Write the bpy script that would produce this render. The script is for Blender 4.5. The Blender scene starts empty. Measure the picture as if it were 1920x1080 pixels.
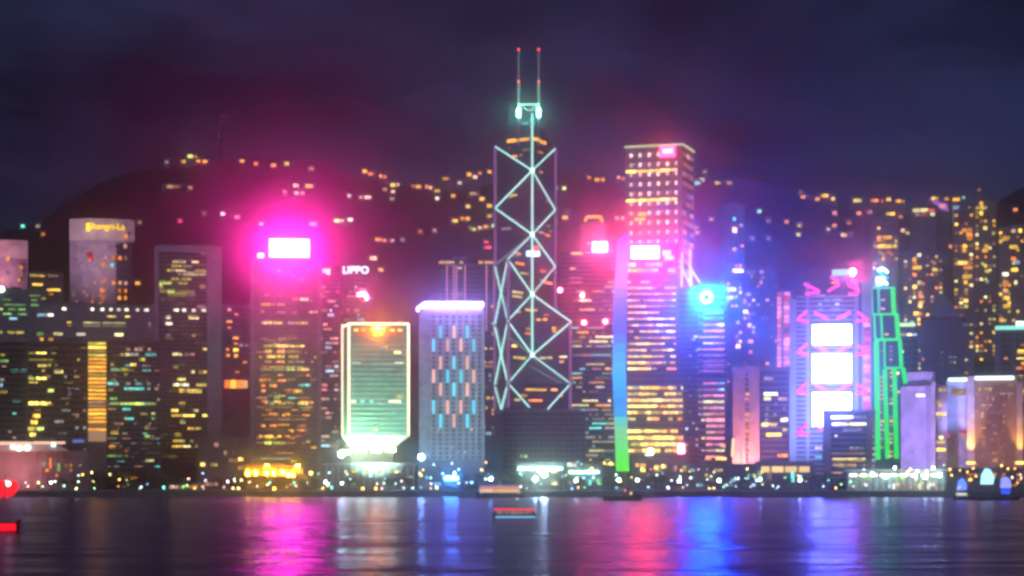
import bpy, bmesh, math, random
from mathutils import Vector, Matrix

# ------------------------------------------------------------------ camera, sky, sun, exposure
F, HY, CAMH, GZ = 3840.0, 886.0, 15.0, 3.5      # focal length in photo pixels, horizon row, eye height, quay level
scene = bpy.context.scene
C = scene.collection
cam_d = bpy.data.cameras.new('camera'); cam = bpy.data.objects.new('camera', cam_d); C.objects.link(cam)
cam.location = (0, 0, CAMH); cam.rotation_euler = (math.radians(90), 0, 0)
cam_d.sensor_width = 36.0; cam_d.lens = 72.0; cam_d.shift_y = (HY - 540.0) / 1920.0
cam_d.clip_start = 1.0; cam_d.clip_end = 30000.0
scene.camera = cam
scene.render.engine = 'CYCLES'
scene.view_settings.view_transform = 'Standard'; scene.view_settings.look = 'None'
scene.view_settings.exposure = 0.0; scene.view_settings.gamma = 1.0
cy = scene.cycles
cy.use_denoising = True
cy.max_bounces = 2; cy.diffuse_bounces = 1; cy.glossy_bounces = 2; cy.volume_bounces = 0; cy.transmission_bounces = 2
cy.transparent_max_bounces = 4
cy.sample_clamp_indirect = 6.0; cy.sample_clamp_direct = 0.0
cy.caustics_reflective = False; cy.caustics_refractive = False
cy.use_light_tree = True
cy.pixel_filter_type = 'BLACKMAN_HARRIS'; cy.filter_width = 3.3     # the photograph is soft all over

world = bpy.data.worlds.new('World'); scene.world = world; world.use_nodes = True
SUN_EL, SUN_ROT = math.radians(-5.0), math.radians(200.0)
nt = world.node_tree; nt.nodes.clear()
def N(nt, t, **kw):
    n = nt.nodes.new(t)
    for k, v in kw.items(): setattr(n, k, v)
    return n
L = nt.links.new
sky = N(nt, 'ShaderNodeTexSky', sky_type='NISHITA', sun_disc=False, sun_elevation=SUN_EL, sun_rotation=SUN_ROT)
tc = N(nt, 'ShaderNodeTexCoord'); mp = N(nt, 'ShaderNodeMapping'); mp.inputs['Scale'].default_value = (2.2, 2.2, 6.0)
no = N(nt, 'ShaderNodeTexNoise'); no.inputs['Scale'].default_value = 3.2; no.inputs['Detail'].default_value = 6.0; no.inputs['Roughness'].default_value = 0.55
rm = N(nt, 'ShaderNodeMapRange'); rm.inputs['From Min'].default_value = 0.38; rm.inputs['From Max'].default_value = 0.62; rm.inputs['To Min'].default_value = 0.0; rm.inputs['To Max'].default_value = 1.0
mx = N(nt, 'ShaderNodeMix', data_type='RGBA'); mx.inputs['A'].default_value = (0.003, 0.005, 0.013, 1); mx.inputs['B'].default_value = (0.019, 0.028, 0.078, 1)
mul = N(nt, 'ShaderNodeMix', data_type='RGBA', blend_type='MULTIPLY'); mul.inputs['Factor'].default_value = 0.0
add = N(nt, 'ShaderNodeMix', data_type='RGBA', blend_type='ADD'); add.inputs['Factor'].default_value = 1.0
bg = N(nt, 'ShaderNodeBackground'); bg.inputs['Strength'].default_value = 0.1
bg2 = N(nt, 'ShaderNodeBackground'); bg2.inputs['Strength'].default_value = 0.8
ads = N(nt, 'ShaderNodeAddShader')
wo = N(nt, 'ShaderNodeOutputWorld')
L(tc.outputs['Generated'], mp.inputs['Vector']); L(mp.outputs['Vector'], no.inputs['Vector']); L(no.outputs['Fac'], rm.inputs['Value'])
L(rm.outputs['Result'], mx.inputs['Factor'])
sx = N(nt, 'ShaderNodeSeparateXYZ'); gr = N(nt, 'ShaderNodeMapRange'); gr.inputs['From Min'].default_value = 0.0; gr.inputs['From Max'].default_value = .30; gr.inputs['To Min'].default_value = 1.9; gr.inputs['To Max'].default_value = .62
L(tc.outputs['Generated'], sx.inputs[0]); L(sx.outputs['Z'], gr.inputs['Value']); L(gr.outputs['Result'], bg2.inputs['Strength'])      # city light on the low cloud
L(sky.outputs['Color'], bg.inputs['Color']); L(mx.outputs['Result'], bg2.inputs['Color'])
L(bg.outputs[0], ads.inputs[0]); L(bg2.outputs[0], ads.inputs[1]); L(ads.outputs[0], wo.inputs['Surface'])

city_fill_d = bpy.data.lights.new('sun', 'SUN'); city_fill_d.energy = 0.9; city_fill_d.angle = math.radians(25); city_fill_d.color = (0.52, 0.62, 1.0)  # soft blue night fill added for the facades, as city light behind the camera
sun = bpy.data.objects.new('sun', city_fill_d); C.objects.link(sun); sun.rotation_euler = (math.radians(52), 0, math.radians(-25))

R = random.Random(7)

# ------------------------------------------------------------------ materials
MATS = {}
def wall(name, col, rough=0.7, var=0.25, scale=0.15, metallic=0.0):
    if name in MATS: return MATS[name]
    m = bpy.data.materials.new(name); m.use_nodes = True; nt = m.node_tree; b = nt.nodes['Principled BSDF']
    t = N(nt, 'ShaderNodeTexCoord'); n = N(nt, 'ShaderNodeTexNoise'); n.inputs['Scale'].default_value = scale; n.inputs['Detail'].default_value = 5
    mr = N(nt, 'ShaderNodeMapRange'); mr.inputs['From Min'].default_value = .3; mr.inputs['From Max'].default_value = .7
    mr.inputs['To Min'].default_value = 1 - var; mr.inputs['To Max'].default_value = 1 + var
    v = N(nt, 'ShaderNodeVectorMath', operation='SCALE'); v.inputs[0].default_value = col[:3]
    nt.links.new(t.outputs['Object'], n.inputs['Vector']); nt.links.new(n.outputs['Fac'], mr.inputs['Value'])
    nt.links.new(mr.outputs['Result'], v.inputs['Scale']); nt.links.new(v.outputs[0], b.inputs['Base Color'])
    b.inputs['Roughness'].default_value = rough; b.inputs['Metallic'].default_value = metallic
    MATS[name] = m; return m
def glow(name, col, s, sample=False, var=0.0, nscale=0.0):
    """something that gives off light: a lit window, tube, lamp, sign, or a part whose lighting is put in as glow"""
    if name in MATS: return MATS[name]
    m = bpy.data.materials.new(name); m.use_nodes = True; nt = m.node_tree; nt.nodes.clear()
    e = N(nt, 'ShaderNodeEmission'); o = N(nt, 'ShaderNodeOutputMaterial'); nt.links.new(e.outputs[0], o.inputs['Surface'])
    e.inputs['Color'].default_value = (*col[:3], 1); e.inputs['Strength'].default_value = s
    last = None
    if var:
        oi = N(nt, 'ShaderNodeObjectInfo'); mr = N(nt, 'ShaderNodeMapRange')
        mr.inputs['To Min'].default_value = s * (1 - var); mr.inputs['To Max'].default_value = s * (1 + var)
        nt.links.new(oi.outputs['Random'], mr.inputs['Value']); last = mr.outputs['Result']
        if nscale:
            t = N(nt, 'ShaderNodeTexCoord'); n = N(nt, 'ShaderNodeTexNoise'); n.noise_dimensions = '4D'
            n.inputs['Scale'].default_value = nscale; n.inputs['Detail'].default_value = 1
            m2 = N(nt, 'ShaderNodeMapRange'); m2.inputs['From Min'].default_value = .3; m2.inputs['From Max'].default_value = .7
            m2.inputs['To Min'].default_value = .35; m2.inputs['To Max'].default_value = 1.5
            sc = N(nt, 'ShaderNodeMath', operation='MULTIPLY'); sc.inputs[1].default_value = 57.0
            mm = N(nt, 'ShaderNodeMath', operation='MULTIPLY')
            nt.links.new(oi.outputs['Random'], sc.inputs[0]); nt.links.new(sc.outputs[0], n.inputs['W'])
            nt.links.new(t.outputs['Object'], n.inputs['Vector']); nt.links.new(n.outputs['Fac'], m2.inputs['Value'])
            nt.links.new(m2.outputs['Result'], mm.inputs[0]); nt.links.new(last, mm.inputs[1]); last = mm.outputs[0]
        nt.links.new(last, e.inputs['Strength'])
    try: m.cycles.emission_sampling = 'FRONT_BACK' if sample else 'NONE'
    except Exception: pass
    MATS[name] = m; return m

def win_mat(name, col, s): return glow('lit_' + name, col, s, var=.55, nscale=2.2)
W = dict(
    yel=win_mat('yellow', (1.0, .74, .14), 3.0), pale=win_mat('pale', (1.0, .88, .38), 2.3), white=win_mat('white', (1.0, .93, .72), 2.5),
    amb=win_mat('amber', (1.0, .43, .05), 1.8), ora=win_mat('orange', (1.0, .28, .04), 1.7), oli=win_mat('olive', (.75, .62, .10), 1.2),
    gre=win_mat('green', (.35, .80, .20), 1.1), ygr=win_mat('lime', (.75, .92, .18), 1.8), cya=win_mat('cyan', (.15, .85, .75), 1.3), blu=win_mat('blue', (.42, .75, 1.0), 1.5),
    pea=win_mat('peach', (1.0, .55, .40), .9), pin=win_mat('pink', (1.0, .30, .34), 1.6), red=win_mat('red', (1.0, .08, .12), 1.2), dim=win_mat('dim', (.9, .52, .26), .5), dwh=win_mat('dim_white', (.8, .78, .72), .45), gol=win_mat('gold', (1.0, .58, .07), 2.8))
glass_d = wall('dark_glass', (.020, .024, .045), .22, .3, .08)
glass_b = wall('blue_glass', (.04, .055, .14), .2, .3, .08)
glass_t = wall('teal_glass', (.025, .055, .065), .2, .3, .08)
conc_p = wall('mauve_concrete', (.26, .22, .30)); conc_g = wall('grey_concrete', (.22, .22, .25)); conc_w = wall('pale_stone', (.46, .42, .42)); conc_d = wall('dark_stone', (.15, .145, .17))
conc_b = wall('brown_stone', (.24, .17, .15)); steel = wall('painted_steel', (.30, .30, .33), .45, .15, .5); dark_steel = wall('dark_steel', (.06, .06, .07), .5)
white_p = wall('white_paint', (.75, .75, .75), .5, .08); asphalt = wall('asphalt', (.05, .05, .055), .9, .3, .3); roof_m = wall('roof_felt', (.10, .10, .11), .9)
bark = wall('bark', (.08, .06, .045), .9); hull_m = wall('dark_hull', (.05, .035, .035), .5); wood_m = wall('varnished_wood', (.20, .10, .05), .5)

# ------------------------------------------------------------------ geometry helpers
def new_mesh(name, v, f, m=None, smooth=False):
    me = bpy.data.meshes.new(name); me.from_pydata(v, [], f); me.update()
    if m: me.materials.append(m)
    if smooth:
        for p in me.polygons: p.use_smooth = True
    return me
def link(name, me, parent=None, loc=None, rz=0.0, kind=None):
    o = bpy.data.objects.new(name, me); C.objects.link(o)
    if parent is not None: o.parent = parent
    if loc is not None: o.location = loc
    if rz: o.rotation_euler[2] = rz
    if kind: o['kind'] = kind
    return o
def tag(o, label, cat, group=None):
    o['label'] = label; o['category'] = cat
    if group: o['group'] = group
    return o
BOXF = [(0, 3, 2, 1), (4, 5, 6, 7), (0, 1, 5, 4), (1, 2, 6, 5), (2, 3, 7, 6), (3, 0, 4, 7)]
def box_vf(bs):
    v, f = [], []
    for (x0, x1, y0, y1, z0, z1) in bs:
        k = len(v)
        v += [(x0, y0, z0), (x1, y0, z0), (x1, y1, z0), (x0, y1, z0), (x0, y0, z1), (x1, y0, z1), (x1, y1, z1), (x0, y1, z1)]
        f += [tuple(k + i for i in q) for q in BOXF]
    return v, f
def prism_vf(poly, z0, z1, z1s=None):
    n = len(poly); v = [(x, y, z0) for x, y in poly] + [(x, y, (z1s[i] if z1s else z1)) for i, (x, y) in enumerate(poly)]
    f = [tuple(range(n))[::-1], tuple(range(n, 2 * n))] + [(i, (i + 1) % n, n + (i + 1) % n, n + i) for i in range(n)]
    return v, f
def tube_vf(segs, r, sides=6):
    v, f = [], []
    for a, b in segs:
        a, b = Vector(a), Vector(b); d = (b - a).normalized()
        u = d.orthogonal().normalized(); w = d.cross(u); k = len(v)
        for p in (a, b):
            for i in range(sides):
                t = 2 * math.pi * i / sides; q = p + u * (r * math.cos(t)) + w * (r * math.sin(t)); v.append(tuple(q))
        f += [(k + i, k + (i + 1) % sides, k + sides + (i + 1) % sides, k + sides + i) for i in range(sides)]
        f += [tuple(k + i for i in range(sides))[::-1], tuple(k + sides + i for i in range(sides))]
    return v, f
UNIT = {}
def unit_box(m):
    if m.name not in UNIT: UNIT[m.name] = new_mesh('pane_' + m.name, *box_vf([(-.5, .5, -.5, .5, -.5, .5)]), m)
    return UNIT[m.name]
BALL = {}
def ball(m, r):
    k = (m.name, r)
    if k not in BALL:
        bm = bmesh.new(); bmesh.ops.create_icosphere(bm, subdivisions=1 if r < 1.3 else 2, radius=r); me = bpy.data.meshes.new('globe'); bm.to_mesh(me); bm.free()
        me.materials.append(m); BALL[k] = me
    return BALL[k]
def text_mesh(s, size, m, depth=.25):
    cu = bpy.data.curves.new('lettering', 'FONT'); cu.body = s; cu.size = size; cu.extrude = depth; cu.align_x = 'CENTER'; cu.align_y = 'CENTER'
    o = bpy.data.objects.new('lettering_source', cu); C.objects.link(o)
    dg = bpy.context.evaluated_depsgraph_get(); me = bpy.data.meshes.new_from_object(o.evaluated_get(dg))
    bpy.data.objects.remove(o); me.materials.clear(); me.materials.append(m); return me

def wx(px, D): return (px - 960.0) / F * D
def wz(py, D): return CAMH + (HY - py) / F * D

class B:
    """a thing that stands on the land at distance D, its front turned to the harbour; parts are laid out on its own front plane"""
    def __init__(s, name, label, cat, pxc, D, yaw=0.0, base=GZ, group=None):
        s.a = math.atan((pxc - 960.0) / F); s.D, s.pxc, s.base, s.name = D, pxc, base, name
        s.root = bpy.data.objects.new(name, None); C.objects.link(s.root)
        s.root.location = (wx(pxc, D), D, base); s.root.rotation_euler = (0, 0, -s.a + math.radians(yaw)); s.root.empty_display_size = 5
        tag(s.root, label, cat, group); s.k = D / F; s.kx = D * math.cos(s.a) / F / max(.3, math.cos(math.radians(yaw))); s.nwin = 0; s.extra = {}
    def x(s, px): return (px - s.pxc) * s.kx
    def z(s, py): return wz(py, s.D) - s.base
    def bx(s, px0, px1, py0, py1, d0, d1): return (s.x(px0), s.x(px1), d0, d1, s.z(max(py0, py1)), s.z(min(py0, py1)))
    def boxes(s, name, bs, m, parent=None, kind=None): return link(name, new_mesh(name, *box_vf(bs), m), parent or s.root, kind=kind)
    def body(s, px0, px1, py0, dep, m, name='wall', py1=None, d0=0.0):
        x0, x1 = s.x(px0), s.x(px1); z1 = s.z(py0); z0 = 0.0 if py1 is None else s.z(py1)
        return s.boxes(name, [(x0, x1, d0, d0 + dep, z0, z1)], m)
    def vf(s, name, vf, m, parent=None, kind=None): return link(name, new_mesh(name, *vf, m), parent or s.root, kind=kind)
    def bands(s, px0, px1, py0, py1, n, frac, m, dep=None, proud=.45, name='floor_bands', y0=0.0):
        z0, z1 = s.z(py1), s.z(py0); h = (z1 - z0) / n; x0, x1 = s.x(px0), s.x(px1); bs = []
        for i in range(n + 1):
            zc = z0 + i * h; bs.append((x0 - proud * .9, x1 + proud * .9, y0 - proud, y0 + (dep or .3) + proud, zc - h * frac / 2, zc + h * frac / 2))
        s.boxes(name, bs, m, kind='stuff')
    def mullions(s, px0, px1, py0, py1, n, w, m, proud=.6, name='mullions', d1=.2, ends=True):
        z0, z1 = s.z(py1), s.z(py0); x0, x1 = s.x(px0), s.x(px1); bs = []
        for i in range(n + 1):
            if not ends and i in (0, n): continue
            xc = x0 + (x1 - x0) * i / n; bs.append((xc - w / 2, xc + w / 2, -proud, d1, z0, z1))
        s.boxes(name, bs, m, kind='stuff')
    def win(s, px0, px1, py, h, m, y=-.12, name='window'):
        m = W[m] if isinstance(m, str) else m
        x0, x1 = s.x(px0), s.x(px1); z = s.z(py); hh = h * s.k
        if s.nwin >= 290 and name == 'window':
            s.extra.setdefault(m.name, []).append((x0, x1, y - .12, y + .12, z - hh / 2, z + hh / 2)); return
        s.nwin += 1
        o = link(name, unit_box(m), s.root, ((x0 + x1) / 2, y, z)); o.scale = (max(.2, x1 - x0), .24, max(.2, hh)); return o
    def wins(s, h, rows, y=-.12):
        """rows: 'row: x0-x1 colour, ...' as read off the facade"""
        for line in rows.strip().split('\n'):
            py, rest = line.split(':')
            for it in rest.split(','):
                rng, col = it.split(); a, b = rng.split('-'); s.win(float(a), float(b), float(py), h, col, y)
    def rand(s, px0, px1, py0, py1, floors, bays, p, mats, seed, run=3, hf=.5, wf=.82, y=-.12, rowp=.35):
        r = random.Random(seed); fh = (py1 - py0) / floors; bw = (px1 - px0) / bays
        for i in range(floors):
            yc = py0 + (i + .5) * fh; q = p * (1 + (r.random() - .5) * 2 * rowp) if r.random() > .12 else p * .15; j = 0
            while j < bays:
                if r.random() < q:
                    n = min(bays - j, r.randint(1, run)); s.win(px0 + (j + (1 - wf) / 2) * bw, px0 + (j + n - (1 - wf) / 2) * bw, yc, fh * hf, r.choice(mats), y); j += n + (1 if r.random() < .4 else 0)
                else: j += 1
    def done(s):
        for mn, bs in s.extra.items(): s.boxes('lit_windows', bs, bpy.data.materials[mn], kind='stuff')
    def spot(s, loc, tgt, col, watts, ang=70, blend=.8, r=1.0):
        d = bpy.data.lights.new('floodlight_beam', 'SPOT'); d.energy = watts; d.color = col; d.spot_size = math.radians(ang); d.spot_blend = 1.0; d.shadow_soft_size = r
        hx = link('floodlight', unit_box(dark_steel), s.root, loc); hx.scale = (1.4, .9, .9)
        o = bpy.data.objects.new('floodlight_beam', d); C.objects.link(o); o.parent = s.root
        v = Vector(tgt) - Vector(loc); o.location = Vector(loc) + v.normalized() * 1.4; o.rotation_euler = v.to_track_quat('-Z', 'Y').to_euler(); return o
    def rooftop(s, px0, px1, py, seed, dep, y0=4):
        """plant rooms, tanks and pipes on the flat roof"""
        r = random.Random(seed); x0, x1 = s.x(px0), s.x(px1); z = s.z(py); bs = []
        for i in range(r.randint(3, 5)):
            w = (x1 - x0) * r.uniform(.1, .3); cx = r.uniform(x0 + w * .6, x1 - w * .6); h = r.uniform(1.5, 4.0); cy_ = r.uniform(y0, max(y0 + 1, dep - 6))
            bs.append((cx - w / 2, cx + w / 2, cy_, cy_ + r.uniform(3, 5), z - .02 * i, z + h))
        s.boxes('plant_room', bs[:1], roof_m)
        for b in bs[1:]: s.boxes('plant_room', [b], roof_m)
        e = .5; s.boxes('parapet', [(x0, x1, .05, .45, z - .1, z + 1.1), (x0, x0 + .4, .5, dep, z - .1, z + 1.1), (x1 - .4, x1, .5, dep, z - .1, z + 1.1)], conc_g)

# ------------------------------------------------------------------ setting: water, quay, land, hills
def water_mat():
    m = bpy.data.materials.new('harbour_water'); m.use_nodes = True; nt = m.node_tree; b = nt.nodes['Principled BSDF']
    b.inputs['Base Color'].default_value = (.006, .007, .014, 1); b.inputs['IOR'].default_value = 1.33; b.inputs['Specular Tint'].default_value = (.40, .42, .95, 1)
    t = N(nt, 'ShaderNodeTexCoord'); hs = []
    mp = N(nt, 'ShaderNodeMapping'); mp.inputs['Scale'].default_value = (.016, .05, 1); n = N(nt, 'ShaderNodeTexNoise'); n.inputs['Scale'].default_value = 1; n.inputs['Detail'].default_value = 5; n.inputs['Roughness'].default_value = .65
    mr = N(nt, 'ShaderNodeMapRange'); mr.inputs['From Min'].default_value = .35; mr.inputs['From Max'].default_value = .65; mr.inputs['To Min'].default_value = .12; mr.inputs['To Max'].default_value = .30   # wind slicks
    nt.links.new(t.outputs['Object'], mp.inputs['Vector']); nt.links.new(mp.outputs['Vector'], n.inputs['Vector']); nt.links.new(n.outputs['Fac'], mr.inputs['Value']); nt.links.new(mr.outputs['Result'], b.inputs['Roughness'])
    for sx, sy, sc, w in ((.05, .085, 1.0, 3.0), (.15, .30, 1.0, .55), (.006, .014, 1.0, 6.0)):
        mp = N(nt, 'ShaderNodeMapping'); mp.inputs['Scale'].default_value = (sx, sy, 1); n = N(nt, 'ShaderNodeTexNoise'); n.inputs['Scale'].default_value = sc; n.inputs['Detail'].default_value = 3
        mu = N(nt, 'ShaderNodeMath', operation='MULTIPLY'); mu.inputs[1].default_value = w
        nt.links.new(t.outputs['Object'], mp.inputs['Vector']); nt.links.new(mp.outputs['Vector'], n.inputs['Vector']); nt.links.new(n.outputs['Fac'], mu.inputs[0]); hs.append(mu.outputs[0])
    a1 = N(nt, 'ShaderNodeMath', operation='ADD'); a2 = N(nt, 'ShaderNodeMath', operation='ADD')
    nt.links.new(hs[0], a1.inputs[0]); nt.links.new(hs[1], a1.inputs[1]); nt.links.new(a1.outputs[0], a2.inputs[0]); nt.links.new(hs[2], a2.inputs[1])
    out = [q for q in nt.nodes if q.type == 'OUTPUT_MATERIAL'][0]; fr = N(nt, 'ShaderNodeFresnel'); fr.inputs['IOR'].default_value = 1.33
    gl = N(nt, 'ShaderNodeBsdfGlossy'); gl.inputs['Color'].default_value = (.41, .40, .72, 1); df = N(nt, 'ShaderNodeBsdfDiffuse'); df.inputs['Color'].default_value = (.006, .009, .022, 1); ms = N(nt, 'ShaderNodeMixShader')
    nt.links.new(mr.outputs['Result'], gl.inputs['Roughness']); nt.links.new(fr.outputs[0], ms.inputs[0]); nt.links.new(df.outputs[0], ms.inputs[1]); nt.links.new(gl.outputs[0], ms.inputs[2]); nt.links.new(ms.outputs[0], out.inputs['Surface'])
    bp = N(nt, 'ShaderNodeBump'); bp.inputs['Strength'].default_value = .5; bp.inputs['Distance'].default_value = 1.0
    nt.links.new(a2.outputs[0], bp.inputs['Height']); nt.links.new(bp.outputs['Normal'], gl.inputs['Normal'])
    return m
SH = 1252.0
o = link('water', new_mesh('water', [(-2600, -150, 0), (2600, -150, 0), (2600, SH + 4, 0), (-2600, SH + 4, 0)], [(0, 1, 2, 3)], water_mat())); o['kind'] = 'structure'
quay = link('quay', new_mesh('quay', *box_vf([(-1500, 1500, SH, SH + 40, -1.0, GZ)]), conc_d)); quay['kind'] = 'structure'
bs = [(-1500 + i * 12.0 + .15, -1500 + (i + 1) * 12.0 - .15, SH - .5, SH - .002, 2.5, GZ + .25) for i in range(250)]
link('coping_stones', new_mesh('coping_stones', *box_vf(bs), conc_d), quay, kind='stuff')
o = link('ground', new_mesh('ground', [(-3500, SH + 40.01, GZ), (3500, SH + 40.01, GZ), (3500, 4200, GZ), (-3500, 4200, GZ)], [(0, 1, 2, 3)], asphalt)); o['kind'] = 'structure'
o = link('promenade', new_mesh('promenade', *box_vf([(-1500, 1500, SH + 3, SH + 30, GZ, GZ + .12)]), conc_w)); o['kind'] = 'structure'
o = link('road', new_mesh('road', [(-1500, SH + 44, GZ + .01), (1500, SH + 44, GZ + .01), (1500, SH + 66, GZ + .01), (-1500, SH + 66, GZ + .01)], [(0, 1, 2, 3)], asphalt)); o['kind'] = 'structure'

def hill(name, ridge, D, Df, mname, col, amp, seed, back=700):
    r = random.Random(seed); nx, ny = 150, 34; v, f = [], []
    def yr(px):
        for (a, ya), (b, yb) in zip(ridge, ridge[1:]):
            if a <= px <= b:
                t = (px - a) / (b - a); t = t * t * (3 - 2 * t) * .5 + t * .5; return ya + (yb - ya) * t
        return ridge[0][1] if px < ridge[0][0] else ridge[-1][1]
    from mathutils import noise
    p0, p1 = ridge[0][0], ridge[-1][0]
    for j in range(ny + 1):
        t = j / ny
        for i in range(nx + 1):
            px = p0 + (p1 - p0) * i / nx; X = wx(px, D); zr = wz(yr(px), D)
            if t <= .8: u = t / .8; Y = Df + (D - Df) * u; z = GZ - 2 + (zr - GZ + 2) * (u ** .85)
            else: u = (t - .8) / .2; Y = D + back * u; z = zr - (zr - GZ) * u * .8
            nz = noise.fractal(Vector((X * .006, Y * .006, seed)), 1.0, 2.0, 5) * amp * (.3 + .7 * min(1, u if t <= .8 else 1)) + noise.noise(Vector((X * .05, Y * .05, 3))) * amp * .12
            if .72 < t < .9: nz *= .35
            v.append((X, Y, z + nz))
    for j in range(ny):
        for i in range(nx):
            a = j * (nx + 1) + i; f.append((a, a + 1, a + nx + 2, a + nx + 1))
    o = link(name, new_mesh(name, v, f, wall(mname, col, .95, .5, .02), True)); o['kind'] = 'structure'; return yr
RIDGE = [(-700, 560), (-300, 520), (0, 440), (60, 422), (130, 375), (200, 330), (262, 312), (330, 308), (410, 292), (500, 292), (600, 297), (700, 325), (770, 348), (860, 352), (930, 335), (1040, 318), (1080, 322), (1160, 345), (1250, 340), (1350, 318), (1400, 330), (1450, 342), (1500, 368), (1600, 384), (1700, 396), (1770, 388), (1850, 384), (1920, 366), (2200, 330), (2700, 400)]
hill_y = hill('hill', RIDGE, 2750, 1980, 'hill_scrub', (.012, .016, .014), 26, 5)
hill('hill_spur', [(1790, 700), (1835, 470), (1852, 405), (1880, 372), (1920, 352), (1990, 330), (2120, 330), (2300, 420)], 2400, 2150, 'spur_wood', (.006, .009, .008), 14, 9, 260)

# ------------------------------------------------------------------ towers, west to east
def lin(r, g, b): return tuple((c / 255 / 12.92 if c < 10 else ((c / 255 + .055) / 1.055) ** 2.4) for c in (r, g, b))

def arc_poly(x0, x1, bulge, dep, n=10):
    pts = [(x0 + (x1 - x0) * i / n, bulge * (4 * (i / n - .5) ** 2) ) for i in range(n + 1)]
    return pts + [(x1, dep), (x0, dep)]

def hotel(name, label, px0, px1, ytop, ycap, D, seed, letters=None, prx=None):
    b = B(name, label, 'hotel tower', (px0 + px1) / 2, D); x0, x1 = b.x(px0), b.x(px1)
    poly = arc_poly(x0, x1, 7, 30); b.vf('wall', prism_vf(poly, 0, b.z(ycap)), conc_p)
    cap = [(x * 1.015, y - .5 if y < 20 else y + .5) for x, y in poly]
    b.vf('crown_wall', prism_vf(cap, b.z(ycap) + .02, b.z(ytop)), conc_w)
    n = 34; h = (b.z(ycap) - b.z(760)) / n; vv, ff = [], []
    for i in range(n):
        z = b.z(760) + i * h; p2 = [(x * 1.008, y - .3) for x, y in poly[:11]] + [(x1, 12), (x0, 12)]
        v, f = prism_vf(p2, z, z + h * .42); k = len(vv); vv += v; ff += [tuple(k + q for q in t) for t in f]
    b.vf('floor_bands', (vv, ff), conc_p, kind='stuff')
    if prx:   # darker glazed bay
        for q in prx:
            b.boxes('glazed_bay', [(b.x(q[0]), b.x(q[1]), 1.2, 4, b.z(770), b.z(ycap + 6))], glass_d)
    return b
b = hotel('curved_hotel', 'pink-lit curved hotel top cut by the frame edge', -40, 52, 449, 482, 1780, 3)
b.wins(6, '''485: 12-18 amb
500: 36-42 ora
512: 12-17 dim, 38-43 dim
524: 2-7 ora, 33-38 amb
533: 14-19 dim''', -.6)
b.spot((0, -35, b.z(545)), (0, 0, b.z(470)), (1, .35, .5), 200000, 130)
b.done()

b = hotel('curved_hotel', 'curved hotel tower with yellow lettering on its rounded crown', 131, 252, 410, 450, 1800, 4, prx=[(210, 248)])
gold = glow('sign_gold', (1, .62, .02), 3.0)
sg = link('sign', new_mesh('sign', *box_vf([(b.x(162), b.x(168), -1.6, -1.2, b.z(434), b.z(419))]), gold), b.root)
t = link('lettering', text_mesh('Shangri-La', 7.6, gold), sg, (b.x(200), -1.6, b.z(425))); t.rotation_euler = (math.radians(90), 0, 0)
b.spot((-10, -60, b.z(520)), (0, 0, b.z(430)), (1, .6, .75), 260000, 130)
b.wins(7, '''442: 233-239 ora
461: 232-238 pea
483: 210-217 ora, 222-228 ora, 233-239 dim
497: 190-198 amb, 208-213 cya
509: 201-207 dim
530: 190-196 ora, 210-216 ora, 222-228 pea, 233-239 pea
545: 188-196 ora, 222-227 ora, 233-238 ora
558: 172-177 dim, 190-197 ora, 221-227 amb, 233-238 ora
570: 186-190 dim''', -.7)
b.win(164, 174, 480, 10, 'red', -.9); b.win(170, 176, 485, 8, 'red', -.9)
b.rand(136, 205, 455, 575, 20, 14, .16, [W['dim'], W['dim'], W['ora']], 11, 1, .6, .5, -.7)
b.rand(136, 250, 580, 640, 10, 18, .12, [W['dim'], W['ora']], 12, 1, .6, .5, -.7); b.done()

b = B('office_block', 'low office block with two amber strips beside the curved hotels', 'office block', 87, 1700); b.body(55, 118, 513, 26, conc_d)
b.bands(55, 118, 513, 640, 15, .5, conc_d, 26); b.rooftop(57, 116, 513, 5, 26)
b.wins(6, '''516: 56-78 oli, 90-110 dim
519: 76-84 amb
533: 61-80 gol
545: 88-113 gol
551: 92-100 ora'''); b.rand(56, 116, 556, 640, 9, 8, .12, [W['dim'], W['oli']], 4); b.done()

b = B('office_tower', 'office tower with rows of green-lit windows at the frame edge', 'office tower', 30, 1600); b.body(-30, 77, 545, 28, conc_g)
b.bands(-30, 77, 548, 850, 34, .45, conc_p, 28); b.rooftop(-28, 75, 545, 8, 28)
b.wins(5, '''555: 55-75 gre
563: 4-20 gre, 58-70 gre
573: 8-48 gre, 58-72 gre
581: 0-5 ygr, 15-30 gre, 34-48 gre
590: 5-22 gre, 33-50 gre
598: 18-32 blu
623: 0-4 oli, 14-27 oli, 30-45 oli''')
lampm = glow('roof_lamp_green', (.8, 1, .85), 8); o = link('roof_lamp', ball(lampm, 2.2), b.root, (b.x(3), -1, b.z(543))); b.done()

b = B('office_slab', 'wide mauve office slab with scattered yellow windows behind the teal block', 'office slab', 190, 1540); b.body(75, 298, 573, 30, conc_p)
b.bands(75, 298, 573, 880, 26, .42, conc_p, 30, .5); b.rooftop(80, 290, 573, 9, 30)
b.wins(6.5, '''581: 117-124 white, 170-176 white, 189-195 white, 205-211 white, 220-226 white, 234-241 white, 255-261 white, 271-279 white, 291-298 white
593: 71-88 blu, 90-100 white
595: 201-217 yel, 235-244 yel
608: 126-134 gol, 156-188 pale, 193-236 pale, 277-284 oli
628: 70-82 gre, 101-118 pale, 144-160 white, 215-231 pale, 293-299 yel
637: 76-82 amb, 92-100 amb
651: 145-151 ora, 160-166 ora
664: 130-148 blu'''); b.rand(80, 296, 640, 860, 18, 34, .13, [W['dim'], W['dim'], W['dwh'], W['oli']], 101, 3, .42); b.done()

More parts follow.
